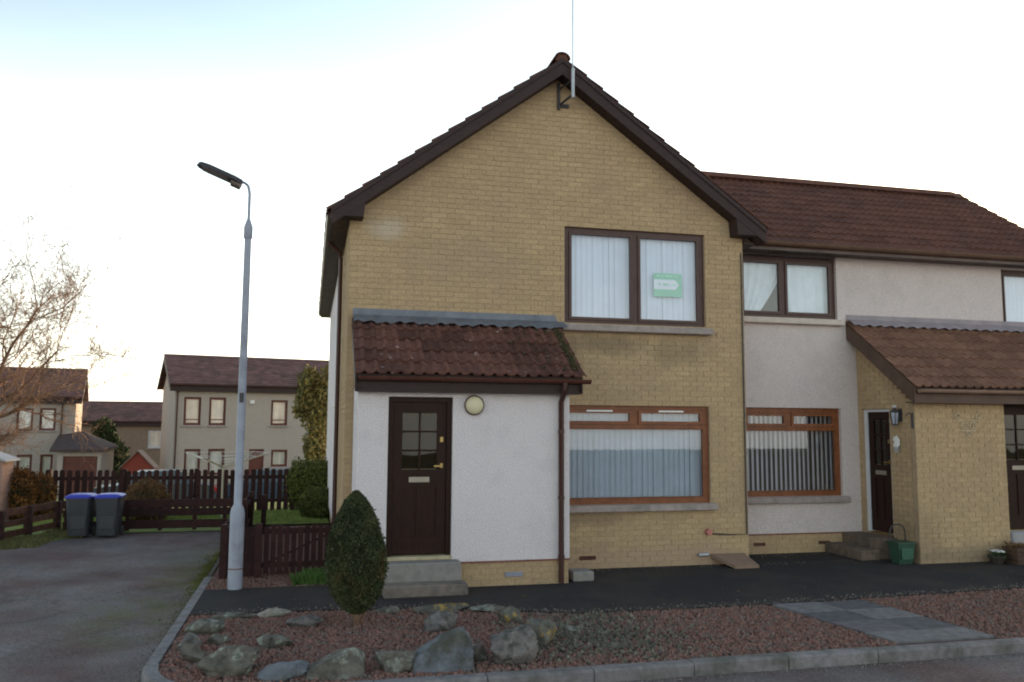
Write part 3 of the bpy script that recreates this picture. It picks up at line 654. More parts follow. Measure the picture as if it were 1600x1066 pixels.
# bargeboards
for sx in (-1, 1):
    b = MB(); X0 = 3.45; xe = .20 if sx < 0 else 6.70; top = zrL-.005; e = (zeL if sx < 0 else zeR)-.005; D = .235; SLP_ = SL_ if sx < 0 else SR_
    p = [(X0, top), (xe, e), (xe, e-D*.95), (X0, top-D)] 
    if sx > 0: p = p[::-1]
    b.prism(p, 1, YF, YF+.03)
    p2 = [(X0, top+.012), (xe, e+.012), (xe, e-.06), (X0, top-.06)]
    if sx > 0: p2 = p2[::-1]
    b.prism(p2, 1, YF-.018, YF)
    b.build('bargeboard', BARGE, H)
    s = MB(); p3 = [(X0, top-D+.03), (xe, e-D+.03), (xe, e-D+.015), (X0, top-D+.015)]
    if sx > 0: p3 = p3[::-1]
    s.prism(p3, 1, YF+.03, .03); s.build('soffit', BARGE, H)
    # boxed end at the eaves
    k = MB(); xo = .20 if sx < 0 else 6.70; xi = .66 if sx < 0 else 6.20
    zb = 4.84 if sx < 0 else 4.93
    q = [(xo, e-.02), (xo, zb), (xi-(.03 if sx < 0 else -.03), zb), (xi, e-.02+SLP_*abs(xi-xo)-.1)]
    if sx < 0: q = q[::-1]
    k.prism(q, 1, YF+.005, .0); k.build('boxed_eave', BARGE, H)
for xa, xb in ((.20, .46), (6.44, 6.70)):
    s = MB(); s.box(xa+.02, xb, .0, YB if xa < 1 else .7, 4.86, 4.88); s.build('eave_soffit', SOFFIT, H)
    f = MB(); fx = xa if xa < 1 else xb-.02; f.box(fx, fx+.02, .0, YB if xa < 1 else .7, 4.86, zeL-.02); f.build('fascia', SOFFIT, H)
gt = MB(); gt.tube((.185, .10, 4.93), (.185, YB-.05, 4.93), .042, n=10); gt.build('gutter', PIPE, H, smooth=True)
dp = MB(); dp.path([(.195, 1.6, 4.92), (.24, 1.62, 4.84), (.38, 1.66, 4.72), (.40, 1.7, 4.6), (.40, 1.7, .05)], .034); dp.build('downpipe', PIPE, H, smooth=True)
# side lamp on the flank wall
m_ = MB(); m_.tube((.45, 2.95, 2.33), (.37, 2.95, 2.33), .05, .035, 12); m_.build('side_light', WHITE, H, smooth=True)
# aerial
ae = MB(); ae.box(3.44, 3.62, -.02, 0, 6.74, 6.80); ae.tube((3.47, -.02, 6.77), (3.585, -.32, 6.83), .018); ae.tube((3.47, -.02, 7.02), (3.585, -.32, 7.05), .012)
ae.tube((3.46, -.03, 6.7), (3.46, -.03, 7.1), .022)
aer = ae.build('aerial_bracket', DARKM, H)
m_ = MB(); m_.tube((3.585, -.33, 6.78), (3.585, -.33, 7.22), .026, n=10); m_.tube((3.585, -.33, 7.2), (3.585, -.33, 9.1), .010, n=8); m_.build('aerial_mast', GALV, aer, smooth=True)
m_ = MB(); m_.tube((3.585, -.33, 8.75), (4.35, -.45, 8.70), .009)
for k in range(9): xx = 3.7+k*.075; m_.tube((xx, -.36-k*.01, 8.55), (xx+.02, -.36-k*.01, 8.87), .004, n=5)
m_.tube((3.72, -.4, 8.5), (3.84, -.4, 8.28), .005, n=5); m_.tube((3.82, -.4, 8.55), (3.9, -.4, 8.35), .005, n=5)
m_.build('aerial_antenna', GALV, aer)
# details low on the gable
m_ = MB(); m_.box(3.78, 4.02, -.012, .0, .13, .185); 
for k in range(4): m_.box(3.80, 4.0, -.016, -.012, .14+k*.011, .144+k*.011)
m_.build('air_brick', mat('terracotta', (.09, .04, .03), .8), H)
m_ = MB(); m_.tube((5.77, 0.0, .48), (5.77, -.07, .48), .05, .045, 12); m_.build('overflow_cap', mat('pink_plastic', (.45, .17, .14), .6), H, smooth=True)
m_ = MB(); m_.path([(5.79, -.018, .45), (6.1, -.018, .43), (6.40, -.018, .43), (6.40, -.018, 4.70)], .011, 6); m_.build('cable', DARKM, H)
m_ = MB(); m_.tube((5.60, -.03, .15), (5.76, -.03, .155), .028, n=10); m_.build('waste_pipe', GALV, H, smooth=True)

# ---------------- porch
PY = -.95
pw = MB(); solid(pw, .57, 3.33, .31, 2.52, [(.955, 1.775, .0, 2.385)], PY, PY+.15)
pw.box(.57, .72, PY+.15, -.012, .31, 2.52); pw.box(3.18, 3.33, PY+.15, -.012, .31, 2.52)
for xa in (.575, 3.175): pw.prism([(-.012, 2.52), (PY+.05, 2.52), (-.012, 3.25)], 0, xa, xa+.15)
pw.build('porch_wall', RENDER, H)
brickwork(H, PY+.012, .58, 3.32, 0, .30, [(.90, 1.85, -.1, .4)], nmax=80)
m_ = MB(); m_.box(.585, .70, PY+.12, -.012, 0, .30); m_.box(3.20, 3.318, PY+.12, -.012, 0, .30); m_.build('porch_side_plinth', BRICK, H)
for xa, xb in ((.56, .95), (1.78, 3.34)): m_ = MB(); m_.box(xa, xb, PY-.012, PY+.10, .298, .318); m_.build('bell_drip', mat('pinkish_bead', (.20, .08, .07), .8), H)
door(H, .96, 1.77, .40, 2.38, PY+.06, DOOR, DOOR)
m_ = MB(); m_.bevbox(.95, 1.78, PY-.02, PY+.15, .355, .40, .006); m_.build('threshold', mat('pale_threshold', (.40, .34, .22), .7), H)
for (a, b, y0, z0, z1) in ((.93, 1.86, PY-.24, 0, .355), (.90, 1.90, PY-.50, 0, .14)):
    m_ = MB(); m_.bevbox(a, b, y0, PY-.001 if z1 > .2 else PY-.241, z0, z1, .012)
    m_.build('step', CONC if z1 > .2 else mat('worn_step', (.20, .165, .145), .9, .2, 10, .4, 60, col2=(.13, .11, .1), c2scale=3), H)
# lamp on porch
m_ = MB()
def wdisc(mb, cx, cz, y, prof, n=24):
    vs = [(cx+r*math.cos(2*math.pi*k/n), y-d, cz+r*math.sin(2*math.pi*k/n)) for r, d in prof for k in range(n)]
    fs = [(i*n+k, i*n+(k+1) % n, (i+1)*n+(k+1) % n, (i+1)*n+k) for i in range(len(prof)-1) for k in range(n)]+[tuple(reversed(range(n))), tuple(range((len(prof)-1)*n, len(prof)*n))]
    mb.add(vs, fs)
wdisc(m_, 2.045, 2.285, PY, [(.125, 0), (.13, .03), (.12, .045)]); pl_ = m_.build('porch_light', FRAME_D, H, smooth=True)
m_ = MB(); wdisc(m_, 2.045, 2.285, PY, [(.115, .046), (.108, .07), (.08, .09), (.04, .098), (.005, .10)]); m_.build('lamp_cover', CREAM, pl_, smooth=True)
m_ = MB(); m_.bevbox(2.47, 2.70, PY-.006, PY+.010, .11, .17, .004)
for k in range(3): m_.box(2.49, 2.68, PY-.010, PY-.006, .12+k*.016, .126+k*.016)
m_.build('air_vent', mat('grey_vent', (.25, .26, .32), .6), H)
# porch roof
PZ0, PZ1, PE = 2.66, 3.46, -1.17
ps = (PZ1-PZ0)/(0-PE); pa_ = math.atan(ps); pc, psn = math.cos(pa_), math.sin(pa_)
m_ = MB(); m_.prism([(PE, PZ0-.045), (0, PZ1-.045), (0, PZ1), (PE, PZ0)], 0, .54, 3.44); proof = m_.build('porch_roof', BARGE, H)
tile_roof(proof, (.52, PE-.04, PZ0-.03), (1, 0, 0), (0, pc, psn), 10, 5, TILE_OLD, w=.295, g=.285, nmax=100, hh=.036, jitter=.007)
m_ = MB(); m_.box(.54, 3.44, PE+.06, PE+.085, 2.44, 2.63); m_.box(.54, 3.44, PE+.085, PY-.001, 2.44, 2.455); m_.build('porch_fascia', BARGE, H)
for xa in (.52, 3.425):
    m_ = MB(); m_.prism([(PE+.0, 2.44), (0-.012, 3.27), (-.012, PZ1-.01), (PE, PZ0-.02)], 0, xa, xa+.02); m_.build('porch_bargeboard', BARGE, H)
def half_gutter(x0, x1, y, z, r, parent, m=GUTTER):
    g_ = MB(); n = 8; vs = []
    for x in (x0, x1):
        for rr in (r, r-.008):
            for i in range(n+1): t = math.pi+math.pi*i/n; vs.append((x, y+rr*math.cos(t), z+rr*math.sin(t)))
    q = n+1; fs = []
    for i in range(n): fs += [(i, 2*q+i, 2*q+i+1, i+1), (q+i, q+i+1, 3*q+i+1, 3*q+i)]
    fs += [(0, q, 3*q, 2*q), (n, 2*q+n, 3*q+n, q+n)]
    g_.add(vs, fs)
    for x in (x0, x1-.008): g_.add([(x, y+r*math.cos(math.pi+math.pi*i/n), z+r*math.sin(math.pi+math.pi*i/n)) for i in range(n+1)]+[(x+.008, y+r*math.cos(math.pi+math.pi*i/n), z+r*math.sin(math.pi+math.pi*i/n)) for i in range(n+1)], [tuple(range(n+1)), tuple(reversed(range(n+1, 2*n+2)))])
    k = x0+.3
    while k < x1: g_.box(k, k+.02, y-r-.006, y+r, z-.004, z+.006); k += .8
    return g_.build('gutter', m, parent, smooth=True)
half_gutter(.56, 3.55, PE-.0, 2.625, .055, H)
m_ = MB(); m_.path([(3.20, PE, 2.59), (3.20, PE, 2.50), (3.205, PY-.10, 2.40), (3.205, PY-.045, 2.34), (3.205, PY-.045, .02)], .036, 10)
for zz in (1.95, 1.1, .35): m_.tube((3.205, PY-.045, zz-.02), (3.205, PY-.045, zz+.02), .043, n=10)
m_.build('downpipe', PIPE, H, smooth=True)
m_ = MB(); vs = []; n = 46     # lead dressed over the tile rolls, slightly wavy
for j, (yy, zz) in enumerate(((-.004, 3.62), (-.012, 3.53), (-.12, 3.46), (-.23, 3.375))):
    for i in range(n+1):
        xx = .53+(3.40-.53)*i/n - (.05*j*(1 if i == n else 0)*-1)
        vs.append((xx, yy, zz+(.018*math.sin(i*2.1)+.01*math.sin(i*.7) if j > 1 else 0)+.035*(j > 1)))
m_.add(vs, [(j*(n+1)+i, (j+1)*(n+1)+i, (j+1)*(n+1)+i+1, j*(n+1)+i+1) for j in range(3) for i in range(n)]); m_.build('lead_flashing', LEAD, H, smooth=True)
# moss tufts on the right verge of the porch roof
mp = []
for k in range(700):
    t = R.random(); x = 3.44-abs(R.gauss(0, .07)) if R.random() < .7 else R.uniform(2.6, 3.4); yy = PE+.02-PE*t*.98
    mp.append((x, yy, PZ0+ps*(yy-PE)+.065))
o = chips('moss_tufts', mp, mat('brown_moss', (.055, .05, .022), .95, .3, 10, rnd=.5), .008, .022); W[o] = Vector((0, 0, 0)); adopt(o, H)

# green agent's board inside the upper window
sg = thing('window_sign', (5.16, .10, 4.15), 'green estate sign board with white band stuck inside the right upper window', 'sign')
m_ = MB(); m_.bevbox(4.99, 5.45, .078, .084, 3.98, 4.34, .002); m_.build('board', mat('green_print', (.25, .62, .42), .6, .04, 5), sg)
m_ = MB(); m_.prism([(4.992, 4.09), (5.34, 4.09), (5.40, 4.165), (5.34, 4.24), (4.992, 4.24)], 1, .0735, .0775); m_.build('band', mat('white_print', (.80, .84, .9), .6, .03, 5), sg)
m_ = MB(); 
for k, wd in enumerate((.05, .03, .06, .04, .05)): m_.box(5.04+k*.072, 5.04+k*.072+wd, .0745, .0775, 4.285, 4.305)
for k, wd in enumerate((.04, .06, .03, .05)): m_.box(5.06+k*.078, 5.06+k*.078+wd, .070, .0732, 4.15, 4.18)
m_.build('lettering', mat('pale_green_print', (.45, .78, .62), .6), sg)

# concrete block by the porch corner and the clay slab leaning at the gable foot
o = MB().bevbox(3.40, 3.68, -.90, -.62, .003, .13, .012).build('concrete_block', CONC, org=(3.54, -.76, 0)); tag(o, 'small grey concrete block on the tarmac against the right corner of the white porch', 'block')
m_ = MB(); m_.add([(5.80, -.02, .16), (6.34, -.02, .16), (6.36, -.42, .045), (5.98, -.42, .045), (5.80, -.02, .11), (6.34, -.02, .11), (6.36, -.42, .003), (5.98, -.42, .003)], [(0, 3, 2, 1), (4, 5, 6, 7), (0, 1, 5, 4), (1, 2, 6, 5), (2, 3, 7, 6), (3, 0, 4, 7)])
o = m_.build('clay_slab', mat('clay', (.24, .16, .12), .9, .12, 8), org=(6.1, -.3, 0)); tag(o, 'sloping clay coloured slab at the foot of the brick gable near the cable', 'slab')

# ================================================================== THE TERRACED HOUSE NEXT DOOR
T = thing('terraced_house', (9.8, .75, 0), 'white roughcast terraced house with long brown roof and brick porch, right of the gable', 'house')
TY = .75; XE = 13.25
m_ = MB(); th = [(6.78, 8.60, 3.82, 4.90), (11.96, 13.0, 3.70, 4.86), (6.78, 8.60, .90, 2.34), (8.98, XE, 0, 2.6)]
solid(m_, 6.46, XE, .31, 5.02, th, TY, TY+.2); m_.box(XE-.2, XE, TY+.2, 5.4, 0, 4.93); m_.box(6.46, XE, 5.4, 5.6, 0, 4.93)
m_.prism([(TY, 4.93), (5.55, 4.93), (3.1, 6.8)], 0, XE-.2, XE)
m_.build('roughcast_wall', RENDER_P, T)
brickwork(T, TY+.012, 6.45, 8.93, 0, .30, nmax=70)
for xa in (6.95, 8.12):
    m_ = MB(); m_.box(xa, xa+.2, TY-.002, TY+.01, .13, .18); m_.build('air_brick', MATS['terracotta'], T)
m_ = MB(); m_.box(6.46, 8.94, TY-.010, TY+.1, .298, .318); m_.build('bell_drip', MATS['pinkish_bead'], T)
window(T, 6.78, 8.60, 3.82, 4.86, TY+.06, FRAME_D, mull=(7.62,), curtain=True, fw_=.07, sash=.045, sillm=mat('pale_sill', (.55, .47, .42), .9, .1, 8))
window(T, 11.96, 13.05, 3.70, 4.86, TY+.06, FRAME_D, mull=(), blind=BLIND, rot=3, fw_=.07, sillm=MATS['pale_sill'])
window(T, 6.78, 8.60, .90, 2.34, TY+.06, FRAME_O, mull=(7.66,), trans=2.0, blind=BLIND_W, rot=36, bgap=.085, vents=False, fw_=.085, sash=.05)
# main roof
m_ = MB(); zr = NR0+NRS*(3.1-NRY)
m_.prism([(NRY-.05, NR0-.10), (3.1, zr-.06), (5.8, NR0-.1), (5.8, NR0-.02), (3.1, zr), (NRY-.05, NR0-.04)], 0, 5.9, XE+.12); roof2 = m_.build('main_roof', TILE, T)
na = math.atan(NRS); nc, ns = math.cos(na), math.sin(na)
tile_roof(roof2, (4.2, NRY-.06, NR0-.07), (1, 0, 0), (0, nc, ns), 31, 12, TILE, nmax=300, w=.298, g=.293,
          keep=lambda c: c.x > 3.45+(zrL-c.z)/SLP-.15 and c.x < XE+.2)
m_ = MB(); m_.prism([(2.98, zr-.02), (3.1, zr+.11), (3.22, zr-.02)], 0, 4.2, XE+.08); m_.build('ridge', TILE, roof2)
k = 5.0
while k < XE-.3:
    m_ = MB(); m_.prism([(2.95, zr+.0), (3.0, zr+.09), (3.1, zr+.135), (3.2, zr+.09), (3.25, zr+.0)], 0, k, k+.445); m_.build('ridge_tile', TILE, roof2, smooth=False); k += .45
m_ = MB(); m_.prism([(NRY-.04, NR0-.02), (3.1, zr), (3.1, zr-.2), (NRY-.04, NR0-.22)], 0, XE+.121, XE+.145); m_.build('bargeboard', BARGE, T)
m_ = MB(); m_.box(6.46, XE+.12, NRY-.02, NRY, 4.88, NR0+.0); m_.build('fascia', mat('weathered_fascia', (.13, .095, .085), .6, .25, 4), T)
m_ = MB(); m_.box(6.46, XE+.1, NRY, TY-.001, 4.895, 4.915); m_.build('soffit', SOFFIT, T)
half_gutter(6.60, XE+.14, NRY-.08, NR0-.03, .06, T, mat('weathered_gutter', (.13, .075, .05), .4, .2, 4))
# brick porch block
NX, NY, NXE = 8.93, -.60, 10.56
brickwork(T, NY, NX, NXE, 0, 2.46, nmax=170)
brickwork(T, NX, NY+.11, TY, 0, 3.70, [(-.02, .66, -.1, 2.34)], axis=1, nmax=60,
          bound=lambda z: (NY+.11 if z < 2.46 else min(TY, NY+.11+(z-2.46)/.80), TY))
ROTX = Matrix.Rotation(rad(-90), 4, 'Z')
WFR = mat('white_door_frame', (.62, .62, .66), .5, .05, 5)
door(T, -.66, .02, .34, 2.34, NX+.05, DOOR, DOOR, X=ROTX, frame_m=WFR)
BROWNSTEP = mat('brown_step', (.15, .11, .085), .9, .2, 10, .4, 60, col2=(.10, .08, .07), c2scale=3)
for (a, b, c, d, z) in ((8.55, NX-.001, -.12, .735, .32), (8.22, 8.549, -.18, .735, .16)):
    m_ = MB(); m_.bevbox(a, b, c, d, 0.002, z, .012); m_.build('step', BROWNSTEP, T)
# second front door, set back a little
m_ = MB(); m_.box(10.565, 11.6, NY+.20, NY+.35, .0, .43); m_.build('porch_base', BRICK, T)
m_ = MB(); m_.box(10.565, 12.9, NY+.25, NY+.35, 2.44, 2.62); m_.box(11.5, 12.9, NY+.01, NY+.2, 0, 2.62); m_.box(12.8, 12.9, NY+.2, TY, 0, 2.62); m_.build('porch_side', BRICK, T)
door(T, 10.57, 11.45, .44, 2.44, NY+.20, DOOR, DOOR)
m_ = MB(); m_.bevbox(10.62, 11.5, NY-.20, NY+.19, .0, .42, .01); m_.build('doorstep', mat('pale_doorstep', (.55, .54, .58), .8, .08, 8), T)
# porch roof of the pair
QZ0, QZ1, QE = 2.64, 3.78, -.84
qs = (QZ1-QZ0)/(TY-QE); qa = math.atan(qs); qc, qn = math.cos(qa), math.sin(qa)
m_ = MB(); m_.prism([(QE, QZ0-.05), (TY, QZ1-.05), (TY, QZ1), (QE, QZ0)], 0, 8.78, 13.0); pr2 = m_.build('porch_roof', BARGE, T)
tile_roof(pr2, (8.74, QE-.04, QZ0-.03), (1, 0, 0), (0, qc, qn), 14, 7, mat('pale_brown_tile', (.19, .098, .065), .9, .2, 10, .5, 60, rnd=.2), w=.298, g=.283, nmax=100, hh=.03)
m_ = MB(); m_.prism([(QE, QZ0-.26), (TY-.002, QZ1-.27), (TY-.002, QZ1-.0), (QE, QZ0-.0)], 0, 8.75, 8.775); m_.build('porch_bargeboard', mat('brown_bargeboard', (.10, .06, .045), .6, .2, 5), T)
m_ = MB(); m_.box(8.775, 13.0, QE+.04, QE+.065, 2.40, 2.62); m_.box(8.775, 13.0, QE+.065, NY-.001, 2.40, 2.42); m_.build('porch_fascia', MATS['brown_bargeboard'], T)
half_gutter(8.80, 13.0, QE-.04, 2.60, .055, T, mat('beige_gutter', (.26, .17, .13), .4, .15, 4))
m_ = MB(); vs = []; n = 60
for j, (yy, zz) in enumerate(((TY-.004, 3.92), (TY-.012, 3.84), (TY-.12, 3.80), (TY-.24, 3.715))):
    for i in range(n+1): vs.append((8.76+4.24*i/n, yy, zz+(.018*math.sin(i*2.1) if j > 1 else 0)))
m_.add(vs, [(j*(n+1)+i, (j+1)*(n+1)+i, (j+1)*(n+1)+i+1, j*(n+1)+i+1) for j in range(3) for i in range(n)]); m_.build('lead_flashing', mat('pinkish_lead', (.28, .24, .26), .6, .15, 5), T, smooth=True)

# things on and by the neighbour's porch
ln = thing('wall_lantern', (8.90, -.29, 2.12), 'dark carriage lantern with pale glass on the brick wall beside the white framed door', 'lantern')
m_ = MB(); m_.box(8.915, 8.928, -.33, -.25, 2.12, 2.32); m_.tube((8.92, -.29, 2.28), (8.82, -.29, 2.30), .01); m_.lathe([(.02, 2.33), (.07, 2.27), (.075, 2.26)], 8.82, -.29, 6); m_.lathe([(.045, 2.06), (.05, 2.08)], 8.82, -.29, 6)
for k in range(6):
    t = math.pi*k/3; m_.tube((8.82+.045*math.cos(t), -.29+.045*math.sin(t), 2.08), (8.82+.066*math.cos(t), -.29+.066*math.sin(t), 2.26), .005, n=4)
m_.build('frame', DARKM, ln)
m_ = MB(); m_.lathe([(.040, 2.08), (.060, 2.26)], 8.82, -.29, 6); m_.build('lamp_glass', mat('pale_lamp_glass', (.35, .37, .45), .2), ln)
m_ = MB(); m_.lathe([(.035, 2.34), (.03, 2.37), (.0, 2.38)], 8.82, -.29, 8); m_.build('finial', mat('pale_finial', (.6, .6, .65), .4), ln)
bk = MB(); bk.box(8.90, 8.929, -.575, -.555, 2.02, 2.25); bk.path([(8.91, -.565, 2.24), (8.84, -.565, 2.25), (8.80, -.565, 2.20)], .008, 6)
tag(bk.build('hanging_bracket', DARKM, org=(8.93, -.565, 2.1)), 'thin black iron bracket on the porch wall right of the lantern', 'bracket')
orn = thing('wall_ornament', (8.90, -.2, 1.75), 'small white flower ornament hung below the lantern on the brick wall', 'ornament')
for k in range(7):
    t = k*.9
    o = MB(Matrix.Translation((8.90, -.2+.05*math.cos(t)*(k > 0), 1.80+.06*math.sin(t)*(k > 0))) @ Matrix.Rotation(rad(90), 4, 'Y')); o.lathe([(.008, -.012), (.042, 0), (.01, .02)], 0, 0, 8); o.build('petal', WHITE, orn, smooth=True)
m_ = MB(); m_.lathe([(.03, 1.64), (.045, 1.70), (.03, 1.73)], 8.895, -.21, 8); m_.build('pot', mat('pale_pot', (.35, .34, .33), .7), orn)
# iron scroll plaque on the front face
pq = thing('scroll_plaque', (9.88, NY-.02, 2.1), 'pale scrolled metal ornament fixed to the lit brick front beside the second door', 'ornament')
PQ = mat('pale_scroll', (.50, .42, .30), .6, .1, 5)
for (cx, cz, r) in ((9.68, 2.20, .06), (10.06, 2.20, .06), (9.80, 2.05, .07), (9.95, 2.05, .07), (9.87, 1.94, .05)):
    m_ = MB(); m_.path([(cx+r*(1-k*.06)*math.cos(k*.6), NY-.015, cz+r*(1-k*.06)*math.sin(k*.6)) for k in range(13)], .008, 5); m_.build('scroll', PQ, pq)
m_ = MB(); m_.path([(9.66, NY-.012, 2.13), (9.87, NY-.012, 2.15), (10.08, NY-.012, 2.13)], .007, 5); m_.path([(9.74, NY-.012, 1.98), (9.87, NY-.012, 1.99), (10.0, NY-.012, 1.98)], .007, 5); m_.build('bar', PQ, pq)
# green garden caddy with arched handle
gc = thing('garden_caddy', (8.70, -.48, 0), 'dark green plastic garden caddy with tall arched handle standing at the porch corner', 'caddy')
GP = mat('green_plastic', (.03, .075, .05), .45, .15, 5)
m_ = MB(); 
vs = [(sx*wx, sy*wy, z) for z, wx, wy in ((.003, .11, .09), (.30, .145, .12), (.30, .155, .13), (.325, .155, .13)) for sx, sy in ((-1, -1), (1, -1), (1, 1), (-1, 1))]
m_.add([(8.70+a, -.48+b, c) for a, b, c in vs], [(0, 3, 2, 1), (12, 13, 14, 15)]+[(k*4+j, k*4+(j+1) % 4, (k+1)*4+(j+1) % 4, (k+1)*4+j) for k in range(3) for j in range(4)]); m_.build('body', GP, gc)
m_ = MB(); m_.path([(8.56, -.40, .30)]+[(8.70-.13*math.cos(math.pi*k/8), -.40, .46+.11*math.sin(math.pi*k/8)) for k in range(9)]+[(8.84, -.40, .30)], .011, 6); m_.build('handle', DARKM, gc)
m_ = MB(); m_.box(8.60, 8.80, -.48-.135, -.48-.128, .08, .24); m_.build('front_panel', mat('green_plastic_light', (.035, .10, .065), .45), gc)
# pots near the second step
def pot(name, x, y, r, h, label, m, flower=None):
    t = thing(name, (x, y, 0), label, 'planter'); m_ = MB()
    m_.lathe([(r*.7, .003), (r, h), (r*1.08, h), (r*1.08, h+.02), (r*.9, h+.02), (r*.85, h-.01)], x, y, 14); m_.build('pot', m, t)
    b = MB()
    for k in range(140):
        a = R.uniform(0, 6.28); rr = r*R.random()**.5; zz = h+R.uniform(0, .08); p = Vector((x+rr*math.cos(a), y+rr*math.sin(a), zz)); d = Vector((R.gauss(0, 1), R.gauss(0, 1), R.gauss(0, 1)))*.02; e = Vector((R.gauss(0, 1), R.gauss(0, 1), R.gauss(0, 1)))*.02
        b.add([p, p+d, p+e], [(0, 1, 2)])
    b.build('foliage', LEAF_D, t)
    if flower:
        b = MB()
        for k in range(26):
            a = R.uniform(0, 6.28); rr = r*.8*R.random()**.5; px, py, pz = x+rr*math.cos(a), y+rr*math.sin(a)-.02, h+.08+R.uniform(0, .02)
            b.lathe([(.004, pz-.008), (.022, pz), (.008, pz+.008)], px, py, 6)
        b.build('flower', flower, t)
pot('flower_pot', 10.12, -.78, .12, .10, 'low dark pot of white flowers on the path under the brick porch', mat('dark_pot', (.05, .04, .035), .7), WHITE)
bx_ = thing('square_planter', (10.42, -.86, 0), 'brown square wooden planter beside the pale doorstep', 'planter')
m_ = MB(); 
for k in range(4): m_.bevbox(10.28, 10.56, -1.0, -.72, .003+k*.062, .062+k*.062, .004)
m_.build('box', mat('brown_timber_planter', (.075, .045, .03), .85, .3, 8), bx_)
m_ = MB()
for k in range(200):
    p = Vector((R.uniform(10.29, 10.55), R.uniform(-.99, -.73), .25+R.uniform(0, .05))); m_.add([p, p+Vector((R.gauss(0, 1), R.gauss(0, 1), R.gauss(0, 1)))*.02, p+Vector((R.gauss(0, 1), R.gauss(0, 1), R.gauss(0, 1)))*.02], [(0, 1, 2)])
m_.build('foliage', LEAF_B, bx_)

# ================================================================== FOLIAGE TOOLS
def leafcloud(name, m, parent, sampler, n, size, seed=1, kind=None):
    rs = np.random.RandomState(seed); P = np.array([sampler(rs) for _ in range(n)]); 
    d1 = rs.normal(size=(n, 3)); d1 /= np.linalg.norm(d1, axis=1)[:, None]; d2 = rs.normal(size=(n, 3)); d2 = np.cross(d1, d2); d2 /= np.linalg.norm(d2, axis=1)[:, None]
    s = size*rs.uniform(.5, 1.3, n)[:, None]
    V = np.stack([P-d1*s, P+d2*s*.45, P+d1*s, P-d2*s*.45], 1).reshape(-1, 3); F = (np.arange(n)[:, None]*4+np.arange(4)).tolist()
    me = bpy.data.meshes.new(name); off = W[parent]; me.from_pydata(V.tolist(), [], F); me.materials.append(m)
    # clumps share a tone
    rn = np.array([.5+.5*noise.noise(Vector(p)*4.0) for p in P])*.75+rs.rand(n)*.25
    me.attributes.new('rnd', 'FLOAT', 'FACE').data.foreach_set('value', rn.astype('f')); me.update()
    o = bpy.data.objects.new(name, me); C.objects.link(o); W[o] = Vector((0, 0, 0)); adopt(o, parent)
    return o
def blob(mb, c, r, seed, rough=.18, nu=20, nv=12):
    vs = []; fs = []
    for j in range(nv+1):
        ph = math.pi*j/nv
        for i in range(nu):
            th = 2*math.pi*i/nu; d = Vector((math.sin(ph)*math.cos(th), math.sin(ph)*math.sin(th), math.cos(ph))); k = 1+rough*noise.noise(d*2+Vector((seed, 0, 0)))
            vs.append((c[0]+d.x*r[0]*k, c[1]+d.y*r[1]*k, c[2]+d.z*r[2]*k))
    for j in range(nv):
        for i in range(nu): fs.append((j*nu+i, (j+1)*nu+i, (j+1)*nu+(i+1) % nu, j*nu+(i+1) % nu))
    mb.add(vs, fs)
def bushy(name, loc, lobes, n, size, label, cat, leaf, core=LEAF_CORE, trunk=None, group=None, fill=.75):
    """lobes: (cx,cy,cz,rx,ry,rz) in world"""
    t = thing(name, loc, label, cat, group); wts = np.array([a[3]*a[5]+a[4]*a[5] for a in lobes]); wts = wts/wts.sum()
    def smp(rs):
        L_ = lobes[rs.choice(len(lobes), p=wts)]; d = rs.normal(size=3); d /= np.linalg.norm(d); r = rs.uniform(fill, 1.06); 
        k = 1+.22*noise.noise(Vector(d)*2.5+Vector(L_[:3])*3)
        return (L_[0]+d[0]*L_[3]*r*k, L_[1]+d[1]*L_[4]*r*k, max(L_[2]+d[2]*L_[5]*r*k, loc[2]+.01))
    leafcloud('foliage', leaf, t, smp, n, size, int(abs(loc[0])*10)+3)
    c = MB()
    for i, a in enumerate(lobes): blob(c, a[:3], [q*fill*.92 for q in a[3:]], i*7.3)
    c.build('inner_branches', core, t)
    if trunk: m_ = MB(); m_.path(*trunk); m_.build('trunk', BARK_D, t)
    return t

# ---------------- clipped egg-shaped conifer in the bed
tp = thing('topiary_conifer', (.51, -2.60, -.02), 'clipped egg shaped dark green conifer standing in the red chippings', 'shrub')
def eggr(t):   # t 0 bottom .. 1 top
    return .305*math.sin(math.pi*min(1, t)**.86)**.62*(1.08-.22*t)
def egg(rs):
    t = rs.beta(1.25, 1.25); a = rs.uniform(0, 6.283); k = 1+.09*noise.noise(Vector((math.cos(a)*2.4, math.sin(a)*2.4, t*7)))+.05*noise.noise(Vector((math.cos(a)*6, math.sin(a)*6, t*18)))
    r = eggr(t)*k*(rs.uniform(.86, 1.03) if rs.rand() < .93 else rs.uniform(1.0, 1.11)); lean = .02*(t-.5)
    return (.49+r*math.cos(a)+.03*(1-t), -2.60+r*math.sin(a), .10+1.25*t)
leafcloud('foliage', LEAF, tp, egg, 42000, .0125, 5)
leafcloud('stray_sprigs', LEAF, tp, lambda rs: tuple(np.array(egg(rs))*1.0), 3500, .022, 9)
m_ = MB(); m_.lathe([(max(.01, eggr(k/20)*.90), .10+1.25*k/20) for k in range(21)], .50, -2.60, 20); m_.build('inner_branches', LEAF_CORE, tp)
m_ = MB(); m_.path([(.52, -2.60, -.03), (.525, -2.61, .05), (.50, -2.6, .14)], [.035, .03, .05], 7); m_.path([(.55, -2.58, -.03), (.58, -2.58, .05), (.60, -2.58, .13)], [.018, .016, .012], 6); m_.build('trunk', BARK, tp)

